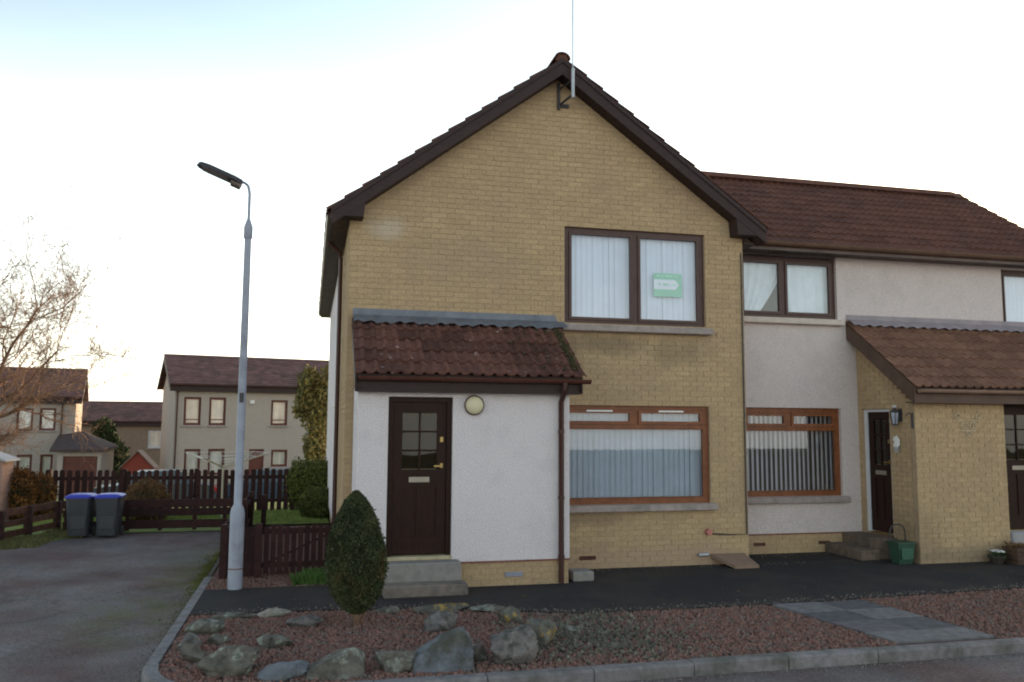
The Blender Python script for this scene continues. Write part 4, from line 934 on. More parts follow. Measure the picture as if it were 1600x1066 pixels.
# ---------------- boulders
def boulder(x, y, w_, h, m, label, seed, flat=1., tilt=0., deep=.8, box=.5, z=-.03):
    rs = random.Random(seed); mb = MB(); nu, nv = 44, 26; vs = []; fs = []
    cuts = [(Vector((rs.gauss(0, 1), rs.gauss(0, 1), rs.gauss(.3, 1))).normalized(), rs.uniform(.55, .88)) for _ in range(13)]
    for j in range(nv+1):
        ph = math.pi*j/nv
        for i in range(nu):
            th = 2*math.pi*i/nu; d = Vector((math.sin(ph)*math.cos(th), math.sin(ph)*math.sin(th), math.cos(ph)))
            k = 1.0
            for n_, c_ in cuts:
                dd = d.dot(n_)
                if dd > c_: k = min(k, c_/dd)
                elif dd > 0.0: k = min(k, c_/max(dd, .001)) if c_/max(dd, .001) < 1 else k
            k *= 1+.12*noise.noise(d*2.2+Vector((seed, 0, 0)))+.09*noise.noise(d*5+Vector((seed, 3, 0)))+.05*noise.noise(d*12+Vector((seed, 5, 0)))
            p = d*k; xx = p.x*w_/2*1.12+p.z*tilt*w_; zz = p.z*h*.62
            vs.append((x+xx, y+p.y*w_/2*deep, z+h*.48+zz))
    for j in range(nv):
        for i in range(nu): fs.append((j*nu+i, (j+1)*nu+i, (j+1)*nu+(i+1) % nu, j*nu+(i+1) % nu))
    mb.add(vs, fs)
    o = mb.build('boulder', m, org=(x, y, z), smooth=True); tag(o, label, 'rock', 'boulders round the rockery bed'); return o
def wedge(x, y, w_, h, m, label):
    top = [(-.50, -.30, .34), (.10, -.42, .82), (.30, -.22, 1.0), (.47, -.40, .62), (.50, .25, .70), (.05, .42, .70), (-.46, .35, .30)]
    bot = [(-.55, -.42, 0), (.02, -.55, 0), (.32, -.52, 0), (.50, -.46, 0), (.56, .40, 0), (.1, .5, 0), (-.5, .45, 0)]
    vs = [(x+a*w_, y+b*w_*.8, -.03+c*h) for a, b, c in bot+top]
    mb = MB(); mb.add(vs, [tuple(reversed(range(7)))]+[(7, 8, 9), (7, 9, 12, 13), (9, 11, 12), (9, 10, 11)]+[(i, (i+1) % 7, (i+1) % 7+7, i+7) for i in range(7)])
    o = mb.build('boulder', m, org=(x, y, -.03)); b = o.modifiers.new('bevel', 'BEVEL'); b.width = .018; b.segments = 2
    sb = o.modifiers.new('sub', 'SUBSURF'); sb.subdivision_type = 'SIMPLE'; sb.levels = sb.render_levels = 4
    tx = bpy.data.textures.new('rock_relief', 'CLOUDS'); tx.noise_scale = .07; d = o.modifiers.new('relief', 'DISPLACE'); d.texture = tx; d.strength = .022
    tag(o, label, 'rock', 'boulders round the rockery bed'); return o
wedge(1.16, -4.20, .50, .36, ROCK_B, 'tall blue grey wedge shaped boulder with slanting top at the front kerb')
wedge(.27, -4.22, .46, .24, ROCK, 'pointed grey boulder at the front kerb in front of the conifer')
BO = [
 (-.57, -4.02, .56, .27, ROCK, 'large grey lichened boulder at the front left corner of the rockery', 11, 0, .7),
 (-.93, -3.62, .24, .19, ROCK, 'small mossy boulder leaning inside the curved kerb, left of the large grey one', 12, -.2, .8),
 (-1.00, -3.22, .25, .17, ROCK_P, 'rough mottled stone beside the left kerb where the curve begins', 13, 0, .8),
 (-.78, -3.05, .18, .12, ROCK, 'small grey stone on the red chips just behind the mottled stone', 14, 0, .8),
 (-.24, -3.28, .38, .14, ROCK, 'low rounded stone alone in the red chips behind the large corner boulder', 15, 0, .6),
 (-.13, -4.27, .40, .16, ROCK_B, 'low dark boulder at the front kerb right of the large corner boulder', 16, .1, .6),
 (.75, -4.24, .38, .22, ROCK, 'squat pale grey boulder at the front kerb right of the conifer', 18, 0, .7),
 (1.47, -4.10, .22, .20, ROCK, 'small grey boulder squeezed between the slanting wedge and the round one', 20, 0, .8),
 (1.77, -4.20, .46, .36, ROCK_P, 'big round mottled boulder at the front kerb, largest of the right end', 21, 0, .8),
 (2.17, -3.72, .31, .33, ROCK_Y, 'dark upright boulder with yellow lichen top at the right end of the bed', 22, -.1, .9),
 (2.09, -2.78, .30, .20, ROCK_Y, 'yellow lichened boulder at the path edge near the porch downpipe', 23, 0, .8),
 (1.32, -2.95, .40, .20, ROCK_P, 'dark and pale domed stone in the chips behind the slanting wedge', 24, .1, .8),
 (1.96, -2.25, .38, .12, ROCK, 'flat grey stone at the edge of the tarmac in front of the porch wall', 25, 0, .6),
 (1.48, -2.14, .66, .12, ROCK_Y, 'long low lichened slab of rock along the tarmac edge in front of the step', 26, 0, .35),
 (.90, -2.10, .26, .10, ROCK, 'small pale tipped stone beside the foot of the conifer', 27, 0, .7),
 (-.30, -2.00, .36, .11, mat('pale_boulder', (.34, .30, .27), .9, .2, 9, .8, 26, col2=(.18, .18, .14), c2scale=5), 'pale flat stone at the back edge of the bed left of the conifer', 28, 0, .5),
 (.0, -2.52, .36, .15, ROCK_P, 'mossy stone half sunk in chips left of the conifer base', 29, 0, .7),
 (-.95, -2.62, .36, .19, ROCK, 'grey green boulder by the left kerb below the tarmac path end', 30, 0, .8),
 (-.72, -2.02, .42, .09, ROCK, 'low grey stone at the back left corner of the bed', 31, 0, .5),
 (2.62, -3.25, .30, .06, ROCK, 'flat grey stone pressed into the chips right of the lichened upright boulder', 32, 0, .7),
 (2.85, -3.95, .34, .07, ROCK, 'thin flat mossy stone near the front kerb right of the rockery', 33, 0, .5),
]
for (x, y, w_, h, m, lab, sd_, tilt, deep) in BO: boulder(x, y, w_*.94, h*.88, m, lab, sd_, tilt=tilt, deep=deep)

# ================================================================== STREET LAMP
L = thing('street_lamp', (-.83, -.44, 0), 'tall grey street lamp post with dark angled head beside the driveway', 'street lamp')
lx, ly = -.845, -.44
m_ = MB(); m_.lathe([(.088, -.02), (.088, .93), (.075, .985), (.050, 1.03), (.050, 2.4), (.043, 4.42)], lx, ly, 18); m_.build('column', GALVP, L, smooth=True)
m_ = MB(); m_.lathe([(.092, .24), (.092, .255)], lx, ly, 18); m_.build('seam', mat('rust_ring', (.16, .08, .06), .8), L)
m_ = MB(); m_.box(lx-.035, lx+.035, ly-.092, ly-.084, .33, .80); m_.build('access_door', GALVP, L)
m_ = MB(); m_.lathe([(.043, 4.40), (.056, 4.42), (.056, 4.56), (.030, 4.64), (.025, 4.66)], lx, ly, 14); m_.build('collar', GALVP, L, smooth=True)
m_ = MB(); m_.box(lx-.026, lx+.026, ly-.056, ly-.046, 2.30, 2.42); m_.build('number_plate', DARKM, L)
arm = [(lx, ly, 4.62), (lx, ly, 5.0), (lx-.01, ly, 5.06)]+[(lx-.01-.10*(1-math.cos(t)), ly, 5.06+.09*math.sin(t)) for t in (.5, 1.0, 1.4)]+[(lx-.20, ly, 5.17)]
m_ = MB(); m_.path(arm, .019, 8); m_.build('bracket', GALVP, L, smooth=True)
hd = Matrix.Translation((lx-.10, ly, 5.125)) @ Matrix.Rotation(rad(22), 4, 'Y') @ Matrix.Rotation(rad(-12), 4, 'X')
m_ = MB(hd); o_ = [(-.60, 0), (-.565, .05), (-.45, .085), (-.1, .085), (0, .06), (0, -.06), (-.1, -.085), (-.45, -.085), (-.565, -.05)]
n = len(o_); m_.add([(x, y, -.025) for x, y in o_]+[(x*.98-.004, y*.95, .03) for x, y in o_], [tuple(reversed(range(n))), tuple(range(n, 2*n))]+[(i, (i+1) % n, (i+1) % n+n, i+n) for i in range(n)])
head = m_.build('lamp_head', DARKM, L)
m_ = MB(hd); m_.bevbox(-.13, 0, -.055, .055, -.075, -.026, .01); m_.build('gear_housing', mat('brown_casting', (.16, .12, .10), .5), head)
m_ = MB(hd); m_.box(-.52, -.17, -.065, .065, -.031, -.0255); m_.build('lamp_lens', mat('lamp_lens', (.16, .14, .15), .2), head)

# ================================================================== FENCES
def board(parent, x0, x1, y0, y1, z0, z1, name='board', m=FENCE):
    m_ = MB(); m_.bevbox(x0, x1, y0, y1, z0, z1, .004); return m_.build(name, m, parent)
F1 = thing('gate_fence', (-.4, .3, 0), 'low dark stained timber fence and slatted gate between lamp post and brick house', 'fence')
for x in (-1.06, -.62, .36): board(F1, x-.045, x+.045, .26, .35, 0, .70, 'post')
board(F1, -1.015, -.665, .29, .315, .02, .66, 'panel')
x = -.55
for k in range(10):
    board(F1, x, x+.066, .285, .303, .05, .66+.02*math.sin(k*1.1), 'slat'); x += .088
for zz in (.12, .56): board(F1, -.60, .33, .305, .335, zz, zz+.07, 'rail')
m_ = MB(); m_.add([(-.58, .306, .16), (-.52, .306, .16), (.31, .306, .54), (.25, .306, .54), (-.58, .33, .16), (-.52, .33, .16), (.31, .33, .54), (.25, .33, .54)], [(0, 1, 2, 3), (7, 6, 5, 4), (0, 4, 5, 1), (1, 5, 6, 2), (2, 6, 7, 3), (3, 7, 4, 0)]); m_.build('brace', FENCE, F1)
F2 = thing('side_fence', (-1.1, 3, 0), 'dark timber board fence running back along the driveway edge from the lamp post', 'fence')
y = .45
while y < 5.5:
    z1 = .64+.06*math.sin(y*3)*0+R.uniform(-.01, .01); board(F2, -1.12, -1.10, y, y+.12, .02, z1, 'slat'); y += .135
for yy in (2.1, 3.8, 5.5): board(F2, -1.10, -1.01, yy-.045, yy+.045, 0, .72, 'post')
for zz in (.15, .5): board(F2, -1.099, -1.06, .45, 5.5, zz, zz+.08, 'rail')
board(F2, -.86, -.77, 5.4, 5.5, 0, .66, 'post')
F3 = thing('rail_fence', (-2.3, 5.7, 0), 'low dark ranch style rail fence closing the driveway behind the recycling bins', 'fence')
for x in (-4.35, -3.95, -3.3, -2.72, -2.1, -1.55, -1.10): board(F3, x-.035, x+.035, 5.72, 5.79, 0, .56, 'post')
for (a, b) in ((.035, .19), (.27, .41), (.425, .58)): board(F3, -4.4, -1.05, 5.69, 5.715, a, b, 'rail')
F4 = thing('left_rail_fence', (-4.9, 5, 0), 'dark timber rail fence on the grassy bank at the left edge', 'fence')
fx = lambda y: -5.12+.40*(y-4.3)/1.4 if y < 5.7 else -4.72+.3*(y-5.7)
for y in (3.2, 4.5, 5.25, 6.1):
    x = fx(y); board(F4, x-.06, x+.06, y-.05, y+.05, -.03, .52+.02*(y > 5), 'post')
for y0, y1 in ((2.2, 3.2), (3.2, 4.5), (4.5, 5.25), (5.25, 6.1)):
    for (a, b) in ((.05, .16), (.23, .33), (.42, .54)):
        m_ = MB(); xa, xb = fx(y0), fx(y1); m_.add([(xa-.015, y0, a), (xb-.015, y1, a), (xb+.015, y1, a), (xa+.015, y0, a), (xa-.015, y0, b), (xb-.015, y1, b), (xb+.015, y1, b), (xa+.015, y0, b)], [(0, 3, 2, 1), (4, 5, 6, 7), (0, 1, 5, 4), (1, 2, 6, 5), (2, 3, 7, 6), (3, 0, 4, 7)])
        m_.build('rail', mat('brown_stained_rail', (.10, .045, .03), .8, .3, 10, rnd=.2), F4)
F5 = thing('picket_fence', (-3.2, 9, 0), 'tall dark brown picket fence across the back of the garden with gaps between pales', 'fence')
pk = MB(); pk.prism([(-.052, 0), (.052, 0), (.052, .97), (.03, 1.0), (-.03, 1.0), (-.052, .97)], 1, -.009, .009); pkm = pk.mesh('picket', FENCE)
x = -7.4
while x < -.30:
    inst('picket', pkm, (x, 9.0+R.uniform(-.004, .004), R.uniform(-.06, -.02)), F5, rot=(0, R.uniform(-.012, .012), 0), scale=(R.uniform(.92, 1.08), 1, 1)); x += .15
for zz in (.2, .74): board(F5, -7.4, -.3, 9.012, 9.05, zz, zz+.08, 'rail')
for x in (-7.2, -5.6, -4.05, -2.5, -.95): board(F5, x-.05, x+.05, 9.05, 9.15, -.05, .98, 'post')

# ================================================================== WHEELIE BINS
def wbin(x, y, label, rz_=0.):
    t = thing('wheelie_bin', (x, y, -.03), label, 'wheelie bin', 'blue lidded bins by the rail fence')
    bm = mat('dark_bin_plastic', (.045, .048, .055), .5, .1, 5); lm = mat('blue_lid_plastic', (.035, .045, .42), .4, .08, 5)
    m_ = MB(); Z = -.03
    sec = ((.05, .165, .18), (.60, .20, .235), (.69, .205, .24), (.69, .22, .255), (.715, .22, .255))
    vs = [(x+sx*a, y+sy*b, Z+z) for z, a, b in sec for sx, sy in ((-.8, -1), (.8, -1), (1, -.8), (1, .8), (.8, 1), (-.8, 1), (-1, .8), (-1, -.8))]
    m_.add(vs, [tuple(reversed(range(8))), tuple(range(32, 40))]+[(k*8+j, k*8+(j+1) % 8, (k+1)*8+(j+1) % 8, (k+1)*8+j) for k in range(4) for j in range(8)])
    m_.box(x-.12, x+.12, y-.215, y-.175, Z+.18, Z+.5); m_.build('body', bm, t)
    m_ = MB(); sec = ((.716, .225, .265), (.745, .225, .265), (.775, .18, .21), (.785, .10, .12))
    vs = [(x+sx*a, y+sy*b, Z+z) for z, a, b in sec for sx, sy in ((-.8, -1), (.8, -1), (1, -.8), (1, .8), (.8, 1), (-.8, 1), (-1, .8), (-1, -.8))]
    m_.add(vs, [tuple(reversed(range(8))), tuple(range(24, 32))]+[(k*8+j, k*8+(j+1) % 8, (k+1)*8+(j+1) % 8, (k+1)*8+j) for k in range(3) for j in range(8)]); m_.build('lid', lm, t)
    m_ = MB(); m_.tube((x-.18, y+.29, Z+.70), (x+.18, y+.29, Z+.70), .014); m_.build('handle', bm, t)
    for sx in (-1, 1):
        m_ = MB(); m_.tube((x+sx*.17, y+.20, Z+.09), (x+sx*.21, y+.20, Z+.09), .088, n=14); m_.build('wheel', DARKM, t)
    return t
b1 = wbin(-3.97, 5.15, 'left of the two dark wheelie bins with blue lids at the driveway end')
b2 = copy_tree(b1, (-3.48, 5.10, -.03)); b2['label'] = 'right of the two dark wheelie bins with blue lids, nearer the rail fence opening'

# ================================================================== GARDEN PLANTS AND THINGS
bushy('round_bush', (-3.24, 7.2, 0), [(-3.24, 7.2, .38, .46, .45, .50)], 9000, .022, 'rounded brown green bush clipped as a dome behind the rail fence', 'bush', LEAF_B)
bushy('tall_hedge', (.05, 9.2, 0), [(-.12, 9.2, .55, .42, .5, .62), (.25, 9.0, .62, .40, .5, .55)], 12000, .035, 'yellow green hedge clump at the right end of the picket fence', 'hedge', LEAF_G)
bushy('low_hedge', (.22, 7.4, 0), [(.12, 7.4, .30, .28, .4, .34), (.33, 7.3, .30, .25, .4, .36)], 9000, .03, 'lower green shrub in front of the hedge clump beside the house wall', 'shrub', LEAF_G)
bushy('russet_shrub', (-5.6, 8.3, 0), [(-5.55, 8.3, .45, .34, .35, .5), (-5.9, 8.1, .5, .4, .4, .6)], 7000, .035, 'orange brown shrub between the pink shed and the picket fence', 'shrub', mat('russet_leaf', (.17, .075, .02), .85, .3, 5, rnd=.4))
bushy('garden_tree', (.35, 13, -.2), [(.25, 13, 2.2, .45, .6, .6), (-.05, 13.1, 3.1, .36, .5, .55), (.2, 13, 1.4, .4, .5, .5), (.6, 13.0, 2.9, .5, .5, .9), (-.2, 13, 2.5, .3, .3, .4)], 6500, .075, 'loose golden green evergreen tree rising behind the hedge next to the house wall', 'tree', LEAF_Y, trunk=([(.35, 13, -.26), (.36, 13, 1.0), (.3, 13, 2.4)], [.09, .07, .03], 7), fill=.45)
bushy('dark_conifer', (-11.30, 39.5, hgt(39.5)), [(-11.30, 39.5, .2, .95, .9, 1.4), (-11.20, 39.5, 1.3, .6, .6, .95), (-10.80, 39.5, -.2, .95, .9, 1.3), (-11.90, 39.5, -.1, .7, .7, 1.1), (-10.90, 39.5, .9, .5, .5, .7)], 9000, .10, 'dense dark green conifer between the two grey houses, behind the garage', 'tree', LEAF_D, trunk=([(-11.20, 39.5, hgt(39.5)-.1), (-11.20, 39.5, .5)], [.14, .08], 7))
bushy('edge_shrub', (9.75, -1.95, 0), [(9.86, -1.95, .10, .2, .2, .16)], 1500, .03, 'small yellow green plant at the right edge where path meets gravel', 'shrub', LEAF_G)
# rotary clothes dryer
wd = thing('rotary_dryer', (-1.80, 7.7, 0), 'pale rotary washing line with spread arms on the back lawn', 'clothes dryer')
cx, cy = -1.80, 7.7; PALE = mat('pale_pole', (.45, .40, .30), .5, .1, 5)
m_ = MB(); m_.tube((cx, cy, -.03), (cx, cy, 1.12), .022, n=8); m_.build('pole', PALE, wd)
tips = [(cx-.30, cy-1.0, 1.32), (cx+.98, cy-.35, 1.40), (cx-.85, cy+.55, 1.38), (cx+.55, cy+1.0, 1.38)]
for tpnt in tips: m_ = MB(); m_.tube((cx, cy, 1.08), tpnt, .018, n=6); m_.build('arm', PALE, wd)
m_ = MB()
for fr_ in (1, .75, .5):
    for i in range(4):
        a = Vector((cx, cy, 1.08)).lerp(Vector(tips[i]), fr_); b = Vector((cx, cy, 1.08)).lerp(Vector(tips[(0, 1, 3, 2)[((0, 1, 3, 2).index(i)+1) % 4]]), fr_); m_.tube(a, b, .006, n=4)
m_.build('line', mat('line_cord', (.6, .6, .6), .6), wd)
# small shed at the far left
sh = thing('garden_shed', (-6.6, 8, 0), 'pinkish garden shed with pale grey roof at the left edge', 'shed')
m_ = MB()
for k in range(12): m_.box(-7.5, -5.97, 7.3, 7.95, -.05+k*.11, .055+k*.11)
m_.build('wall', mat('pink_boards', (.30, .19, .16), .8, .1, 5), sh)
m_ = MB(); m_.prism([(-7.6, 1.27), (-6.74, 1.58), (-5.88, 1.27), (-5.88, 1.23), (-6.74, 1.53), (-7.6, 1.23)], 1, 7.2, 8.05); m_.build('roof', mat('pale_felt', (.40, .39, .42), .7, .1, 5), sh)
for yy in (7.29, 7.95): m_ = MB(); m_.prism([(-7.5, 1.20), (-6.74, 1.53), (-5.97, 1.20)], 1, yy, yy+.01); m_.build('gable', mat('pink_boards', (.30, .19, .16)), sh)

# parked car glimpsed through the pales
def car(x, y, z, rot, body, label, glassm):
    t = thing('parked_car', (x, y, z), label, 'car'); X = Matrix.Translation((x, y, z)) @ Matrix.Rotation(rot, 4, 'Z')
    prof = [(-2.0, .35), (-2.02, .75), (-1.9, .88), (-1.2, .95), (1.3, .98), (1.9, .9), (2.02, .6), (2.0, .35)]
    m_ = MB(X); n = len(prof); secs = ((-.83, .97), (-.86, 1.0), (.86, 1.0), (.83, .97)); vs = []
    for sy, k in secs: vs += [(px*k, sy, pz if pz < .5 else .35+(pz-.35)*k) for px, pz in prof]
    fs = [(s_*n+i, (s_+1)*n+i, (s_+1)*n+(i+1) % n, s_*n+(i+1) % n) for s_ in range(3) for i in range(n)]+[tuple(range(n)), tuple(reversed(range(3*n, 4*n)))]
    m_.add(vs, fs)
    cab = [(-1.2, .95), (-.65, 1.40), (.75, 1.43), (1.35, .97)]; nn = 4; vs = []
    for sy, k in ((-.80, 1), (-.66, 1)): pass
    vs = [(-1.2, -.80, .95), (-.65, -.64, 1.40), (.75, -.64, 1.43), (1.35, -.80, .97), (-1.2, .80, .95), (-.65, .64, 1.40), (.75, .64, 1.43), (1.35, .80, .97)]
    m_.add([(v[0], v[1], v[2]) for v in vs], [(1, 2, 6, 5)]); m_.tube((-.05, -.81, .96), (-.05, -.645, 1.42), .03, n=4); m_.build('body', body, t)
    g_ = MB(X); g_.add(vs, [(0, 1, 2, 3)[::-1], (4, 5, 6, 7), (0, 1, 5, 4), (2, 3, 7, 6)]); g_.build('car_window', glassm, t)
    for wx in (-1.25, 1.25):
        for wy in (-.86, .70):
            a = MB(X); a.tube((wx, wy-.02, .31), (wx, wy+.16, .31), .31, n=16); ob = a.build('wheel', mat('tyre', (.02, .02, .02), .8), t)
            a = MB(X); a.tube((wx, wy-.035, .31), (wx, wy-.022, .31), .19, n=12); a.build('wheel_trim', GALV, ob)
    for sx, mm, nm in ((1.96, mat('red_lens', (.5, .02, .02), .3), 'tail_light'), (-2.0, mat('clear_lens', (.8, .8, .8), .2), 'headlight')):
        for sy in (-.7, .58): a = MB(X); a.bevbox(sx-.03, sx+.05, sy-.02, sy+.14, .62, .84, .01); a.build(nm, mm, t)
    return t
CG = mat('car_glass', (.05, .07, .08), .08, spec=.8)
car(-5.2, 20.5, hgt(20.5)-.33, rad(4), mat('silver_blue_paint', (.04, .05, .065), .4, .05, 3, spec=.4), 'silver blue car glimpsed through the picket fence in front of the grey house', CG)
car(-1.2, 21.5, hgt(21.5)-.30, rad(-3), mat('dark_blue_paint', (.035, .055, .10), .25, .05, 3, spec=.6), 'dark blue car with red tail light glimpsed through the right part of the picket fence', CG)
struct(MB().add([(-30, 17.5, hgt(17.5)-.11), (14, 17.5, hgt(17.5)-.11), (14, 24, hgt(24)-.11), (-30, 24, hgt(24)-.11)], [(0, 1, 2, 3)]).build('back_road', mat('back_tarmac', (.09, .088, .09), .9, .2, 20)))

# ================================================================== FAR HOUSES
def far_house(name, o, phi, Lx, D, zg, ze, zr, label, wallm, wins, fm, lap=.35, sillm=SILL, downpipes=(), fx=None):
    t = thing(name, o, label, 'house'); X = Matrix.Translation((o[0], o[1], 0)) @ Matrix.Rotation(phi, 4, 'Z')
    m_ = MB(X); solid(m_, 0, Lx, zg-.3, ze, [w_[:4] for w_ in wins], 0, .25)
    m_.box(0, .25, .25, D-.25, zg-.3, ze); m_.box(Lx-.25, Lx, .25, D-.25, zg-.3, ze); m_.box(0, Lx, D-.25, D, zg-.3, ze)
    for xa in (0, Lx-.25): m_.prism([(0, ze), (D, ze), (D/2, zr-.14)], 0, xa, xa+.25)
    m_.build('wall', wallm, t)
    for w_ in wins:
        if len(w_) > 4 and w_[4] == 'door':
            d = MB(X); d.box(w_[0], w_[1], .1, .16, w_[2], w_[3]); d.box(w_[0]+.12, w_[1]-.12, .085, .1, w_[2]+.15, w_[2]+.9); d.build('door', fm, t)
        else:
            window(t, w_[0], w_[1], w_[2], w_[3], .08, fm, X=X, fw_=.08, sash=.03, bars=(w_[2]+.28,) if w_[5:] else (), sillm=sillm,
                   room=.5, blind=BLIND_C, rot=4, bw=(w_[1]-w_[0])*.22, bgap=(w_[1]-w_[0])*.215)
    s = (zr-ze)/(D/2+lap); r = MB(X)
    r.prism([(-lap, ze-.06), (D/2, zr-.06), (D+lap, ze-.06), (D+lap, ze+.03), (D/2, zr+.03), (-lap, ze+.03)], 0, -.30, Lx+.30); rf_ = r.build('roof', TILE_FAR, t)
    st = MB(X); n = int(math.hypot(D/2+lap, zr-ze)/.32); hyp = math.hypot(D/2+lap, zr-ze); cx_, cz_ = (D/2+lap)/hyp, (zr-ze)/hyp
    for j in range(n):
        k = 0; xx = -.31-(.16 if j % 2 else 0)
        while xx < Lx+.30:
            a = j*.32; y0, z0 = -lap-.04+a*cx_, ze+.035+a*cz_; b = a+.34; y1, z1 = -lap-.04+b*cx_, ze+.02+b*cz_
            x0_, x1_ = max(xx, -.31), min(xx+.325, Lx+.31); dz = R.uniform(.02, .035)
            st.add([(x0_, y0, z0+dz), (x1_, y0, z0+dz), (x1_, y1, z1), (x0_, y1, z1), (x0_, y0, z0-.01), (x1_, y0, z0-.01)], [(0, 1, 2, 3), (4, 5, 1, 0)]); xx += .33
    st.build('roof_tiling', TILE_FAR, rf_, kind='stuff')
    rg = MB(X); rg.prism([(D/2-.14, zr), (D/2, zr+.12), (D/2+.14, zr)], 0, -.32, Lx+.32); rg.build('ridge', TILE_FAR, rf_)
    f = MB(X); f.box(-.28, Lx+.28, -lap-.0, -lap+.03, ze-.34, ze+.01); f.box(-.28, Lx+.28, -lap+.03, -.002, ze-.34, ze-.315); f.build('fascia', BARGE, t)
    g_ = MB(X); g_.tube((-.3, -lap-.06, ze-.03), (Lx+.3, -lap-.06, ze-.03), .06, n=8); g_.build('gutter', PIPE, t)
    for xa in (-.31, Lx+.29): 
        b_ = MB(X); b_.prism([(-lap, ze-.24), (D/2, zr-.26), (D+lap, ze-.24), (D+lap, ze+.02), (D/2, zr+.04), (-lap, ze+.02)], 0, xa, xa+.02); b_.build('bargeboard', BARGE, t)
    for xd in downpipes:
        d = MB(X); d.path([(xd, -lap-.05, ze-.06), (xd, -.08, ze-.4), (xd, -.08, zg)], .04, 6); d.build('downpipe', PIPE, t)
    return t, X
RD = mat('red_brown_frame', (.12, .035, .025), .5, .1, 5)
g32 = hgt(32)
t, X = far_house('harled_house', (-6.44, 32, g32), rad(14), 13.5, 6.6, g32, 3.90, 5.50, 'grey harled house with brown tiled roof behind the street lamp', HARL,
    [(.42, 1.22, 1.90, 3.28, 'net', 1), (1.60, 2.40, 1.90, 3.28, 'net', 1), (4.62, 5.46, 1.90, 3.20, 'net', 1),
     (.53, 1.28, -.55, .73, 'net'), (1.64, 2.42, -.55, .73, 'net'), (3.60, 4.34, -1.4, .70, 'door'), (4.70, 5.52, -.20, .66, 'net'), (8, 9, 1.9, 3.2, 'net'), (8, 9, -.5, .7, 'net')], RD, downpipes=(.10,), lap=.32)
m_ = MB(X); m_.lathe([(.0, 2.98), (.12, 3.0), (.12, 3.16), (.0, 3.18)], 4.0-.35, -.08, 10); m_.build('outside_light', WHITE, t)
g36 = hgt(36)
pl_ = rad(11)
t, X = far_house('left_grey_house', (-11.84-10.17*math.cos(pl_), 36-10.17*math.sin(pl_), g36), pl_, 10.17, 6.4, g36, 3.30, 4.85, 'pale grey house with sunlit end wall at the far left behind the bare tree', HARL,
    [(7.52, 8.26, 1.56, 2.70, 'net'), (8.54, 9.28, 1.58, 2.72, 'net'), (7.64, 8.32, -.80, .36, 'net'), (8.68, 9.25, -.80, .36, 'net')], RD, downpipes=(9.55,), lap=.3)
# lean-to garage on its right
gr = thing('garage', (-10.4, 33.5, hgt(33)), 'garage with lean-to tiled roof and red brown door beside the left grey house', 'garage')
m_ = MB(); m_.box(-11.85, -11.6, 33.2, 35.5, -2.1, .58); m_.box(-10.05, -9.90, 33.2, 35.95, -2.1, .58); m_.box(-11.6, -10.05, 33.2, 33.4, .36, .58); m_.build('wall', HARL, gr)
m_ = MB(); m_.box(-11.6, -10.05, 33.32, 33.38, -2.1, .36)
m_.build('garage_door', RD, gr)
m_ = MB()
for k in range(8): m_.box(-11.58, -10.07, 33.30, 33.32, -2.0+k*.27, -1.78+k*.27)
m_.build('door_panel', RD, gr)
m_ = MB(); m_.add([(-12.1, 32.85, .71), (-9.75, 32.85, .71), (-9.75, 36.2, .80), (-11.45, 36.2, 1.55), (-12.6, 36.2, 1.42), (-12.1, 32.85, .58), (-9.75, 32.85, .58), (-9.75, 36.2, .67), (-11.45, 36.2, 1.42), (-12.6, 36.2, 1.29)], [(0, 1, 3, 4), (1, 2, 3), (5, 8, 6), (5, 9, 8), (6, 8, 7), (0, 5, 6, 1), (1, 6, 7, 2), (0, 4, 9, 5)]); m_.build('roof', mat('garage_tile', (.075, .05, .05), .9, .25, 6), gr)
t, X = far_house('brown_terrace', (-18, 55, hgt(55)), 0, 16, 7, hgt(55), 2.08, 3.5, 'distant brown terrace with white framed windows between the two grey houses', mat('brown_harling', (.22, .16, .12), .95, .1, 5),
    [(8.30, 9.0, .13, 1.40, 'net'), (9.90, 10.8, .13, 1.44, 'net'), (6.4, 7.3, .13, 1.4, 'net')], mat('white_frame', (.6, .6, .65), .5), lap=.3)
rs_ = thing('red_shed', (-6.9, 26, hgt(26)), 'red shed with shallow pitched front behind the picket fence', 'shed')
m_ = MB(); m_.box(-7.5, -6.3, 26, 26.8, -1.4, .2); m_.prism([(-7.5, .2), (-6.3, .2), (-6.9, .82)], 1, 26, 26.8); m_.build('wall', mat('red_paint', (.19, .035, .025), .7, .12, 4), rs_)
for sx in (-1, 1):
    m_ = MB(); p = [(-6.9, .82), (-6.9+sx*.70, .10), (-6.9+sx*.70, .15), (-6.9, .88)]
    m_.prism(p if sx > 0 else p[::-1], 1, 25.9, 26.9); m_.build('roof', mat('shed_felt', (.16, .12, .11), .8), rs_)

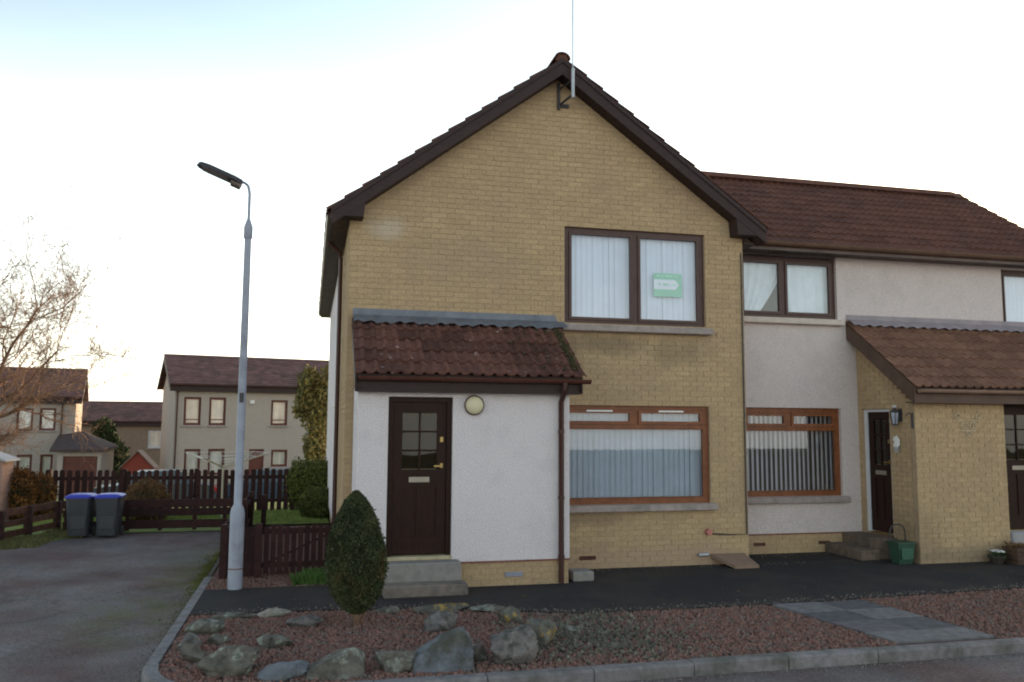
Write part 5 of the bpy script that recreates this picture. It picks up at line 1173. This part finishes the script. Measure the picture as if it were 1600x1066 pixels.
# ================================================================== BARE TREE
bt = thing('bare_tree', (-10.5, 18.2, hgt(18)-.2), 'leafless winter tree with fine twigs at the left edge in front of the grey house', 'tree')
rt_ = random.Random(21); limb = MB(); tw = MB()
def grow(p, d, r, L_, lev, mb):
    n = 6; pts = [p]; rr = [r]; wob = .13+.04*lev
    for i in range(n):
        d = (d+Vector((rt_.gauss(0, wob), rt_.gauss(0, wob), rt_.gauss(0.03, wob)))).normalized(); p = p+d*(L_/n); pts.append(p); rr.append(r*(1-.5*(i+1)/n))
    (mb if lev < 2 else tw).path(pts, rr, 6 if lev < 2 else 3)
    if lev >= 5 or (lev == 4 and rt_.random() < .35): return
    k = {0: 4, 1: 8, 2: 7, 3: 6, 4: 4}[lev]
    for j in range(k):
        i = rt_.randint(1 if lev else 2, n) if j else n; q = pts[i]; a = rt_.uniform(0, 6.28); sp = rt_.uniform(.3, .85)
        o_ = d.orthogonal().normalized(); o_.rotate(Matrix.Rotation(a, 3, d)); nd = (d*math.cos(sp)+o_*math.sin(sp)+Vector((0, 0, .16 if lev < 3 else .0))).normalized()
        grow(q, nd, max(rr[i]*.56, .0055), L_*rt_.uniform(.5, .74), lev+1, mb)
base = Vector((-10.5, 18.2, hgt(18)-.25)); fork = Vector((-10.2, 18.2, 2.0))
limb.path([base, base.lerp(fork, .5)+Vector((-.08, 0, 0)), fork], [.15, .12, .095], 8)
for dx, dy, dz, r, l_ in ((.85, .1, .60, .070, 2.7), (.22, -.1, .95, .076, 3.9), (.0, -.3, .95, .06, 3.9), (-.3, .2, 1, .07, 3.9), (.55, -.3, .80, .06, 3.3)):
    grow(fork+Vector((0, 0, rt_.uniform(-.2, .1))), Vector((dx, dy, dz)).normalized(), r, l_, 1, limb)
for dz0, dx, dy, dz, l_ in ((-.5, .8, -.4, .25, 1.0), (-.9, .7, -.5, .1, .9), (-.3, .9, -.2, .15, 1.1), (-.7, .9, -.2, .05, 1.2), (-1.1, .6, -.6, .2, .9), (.1, .9, -.4, .1, 1.2)):
    grow(fork+Vector((0, 0, dz0)), Vector((dx, dy, dz)).normalized(), .022, l_, 2, limb)
limb.build('limbs', BARK, bt, smooth=True); tw.build('twigs', mat('reddish_twig', (.21, .125, .09), .9, .3, 3), bt)
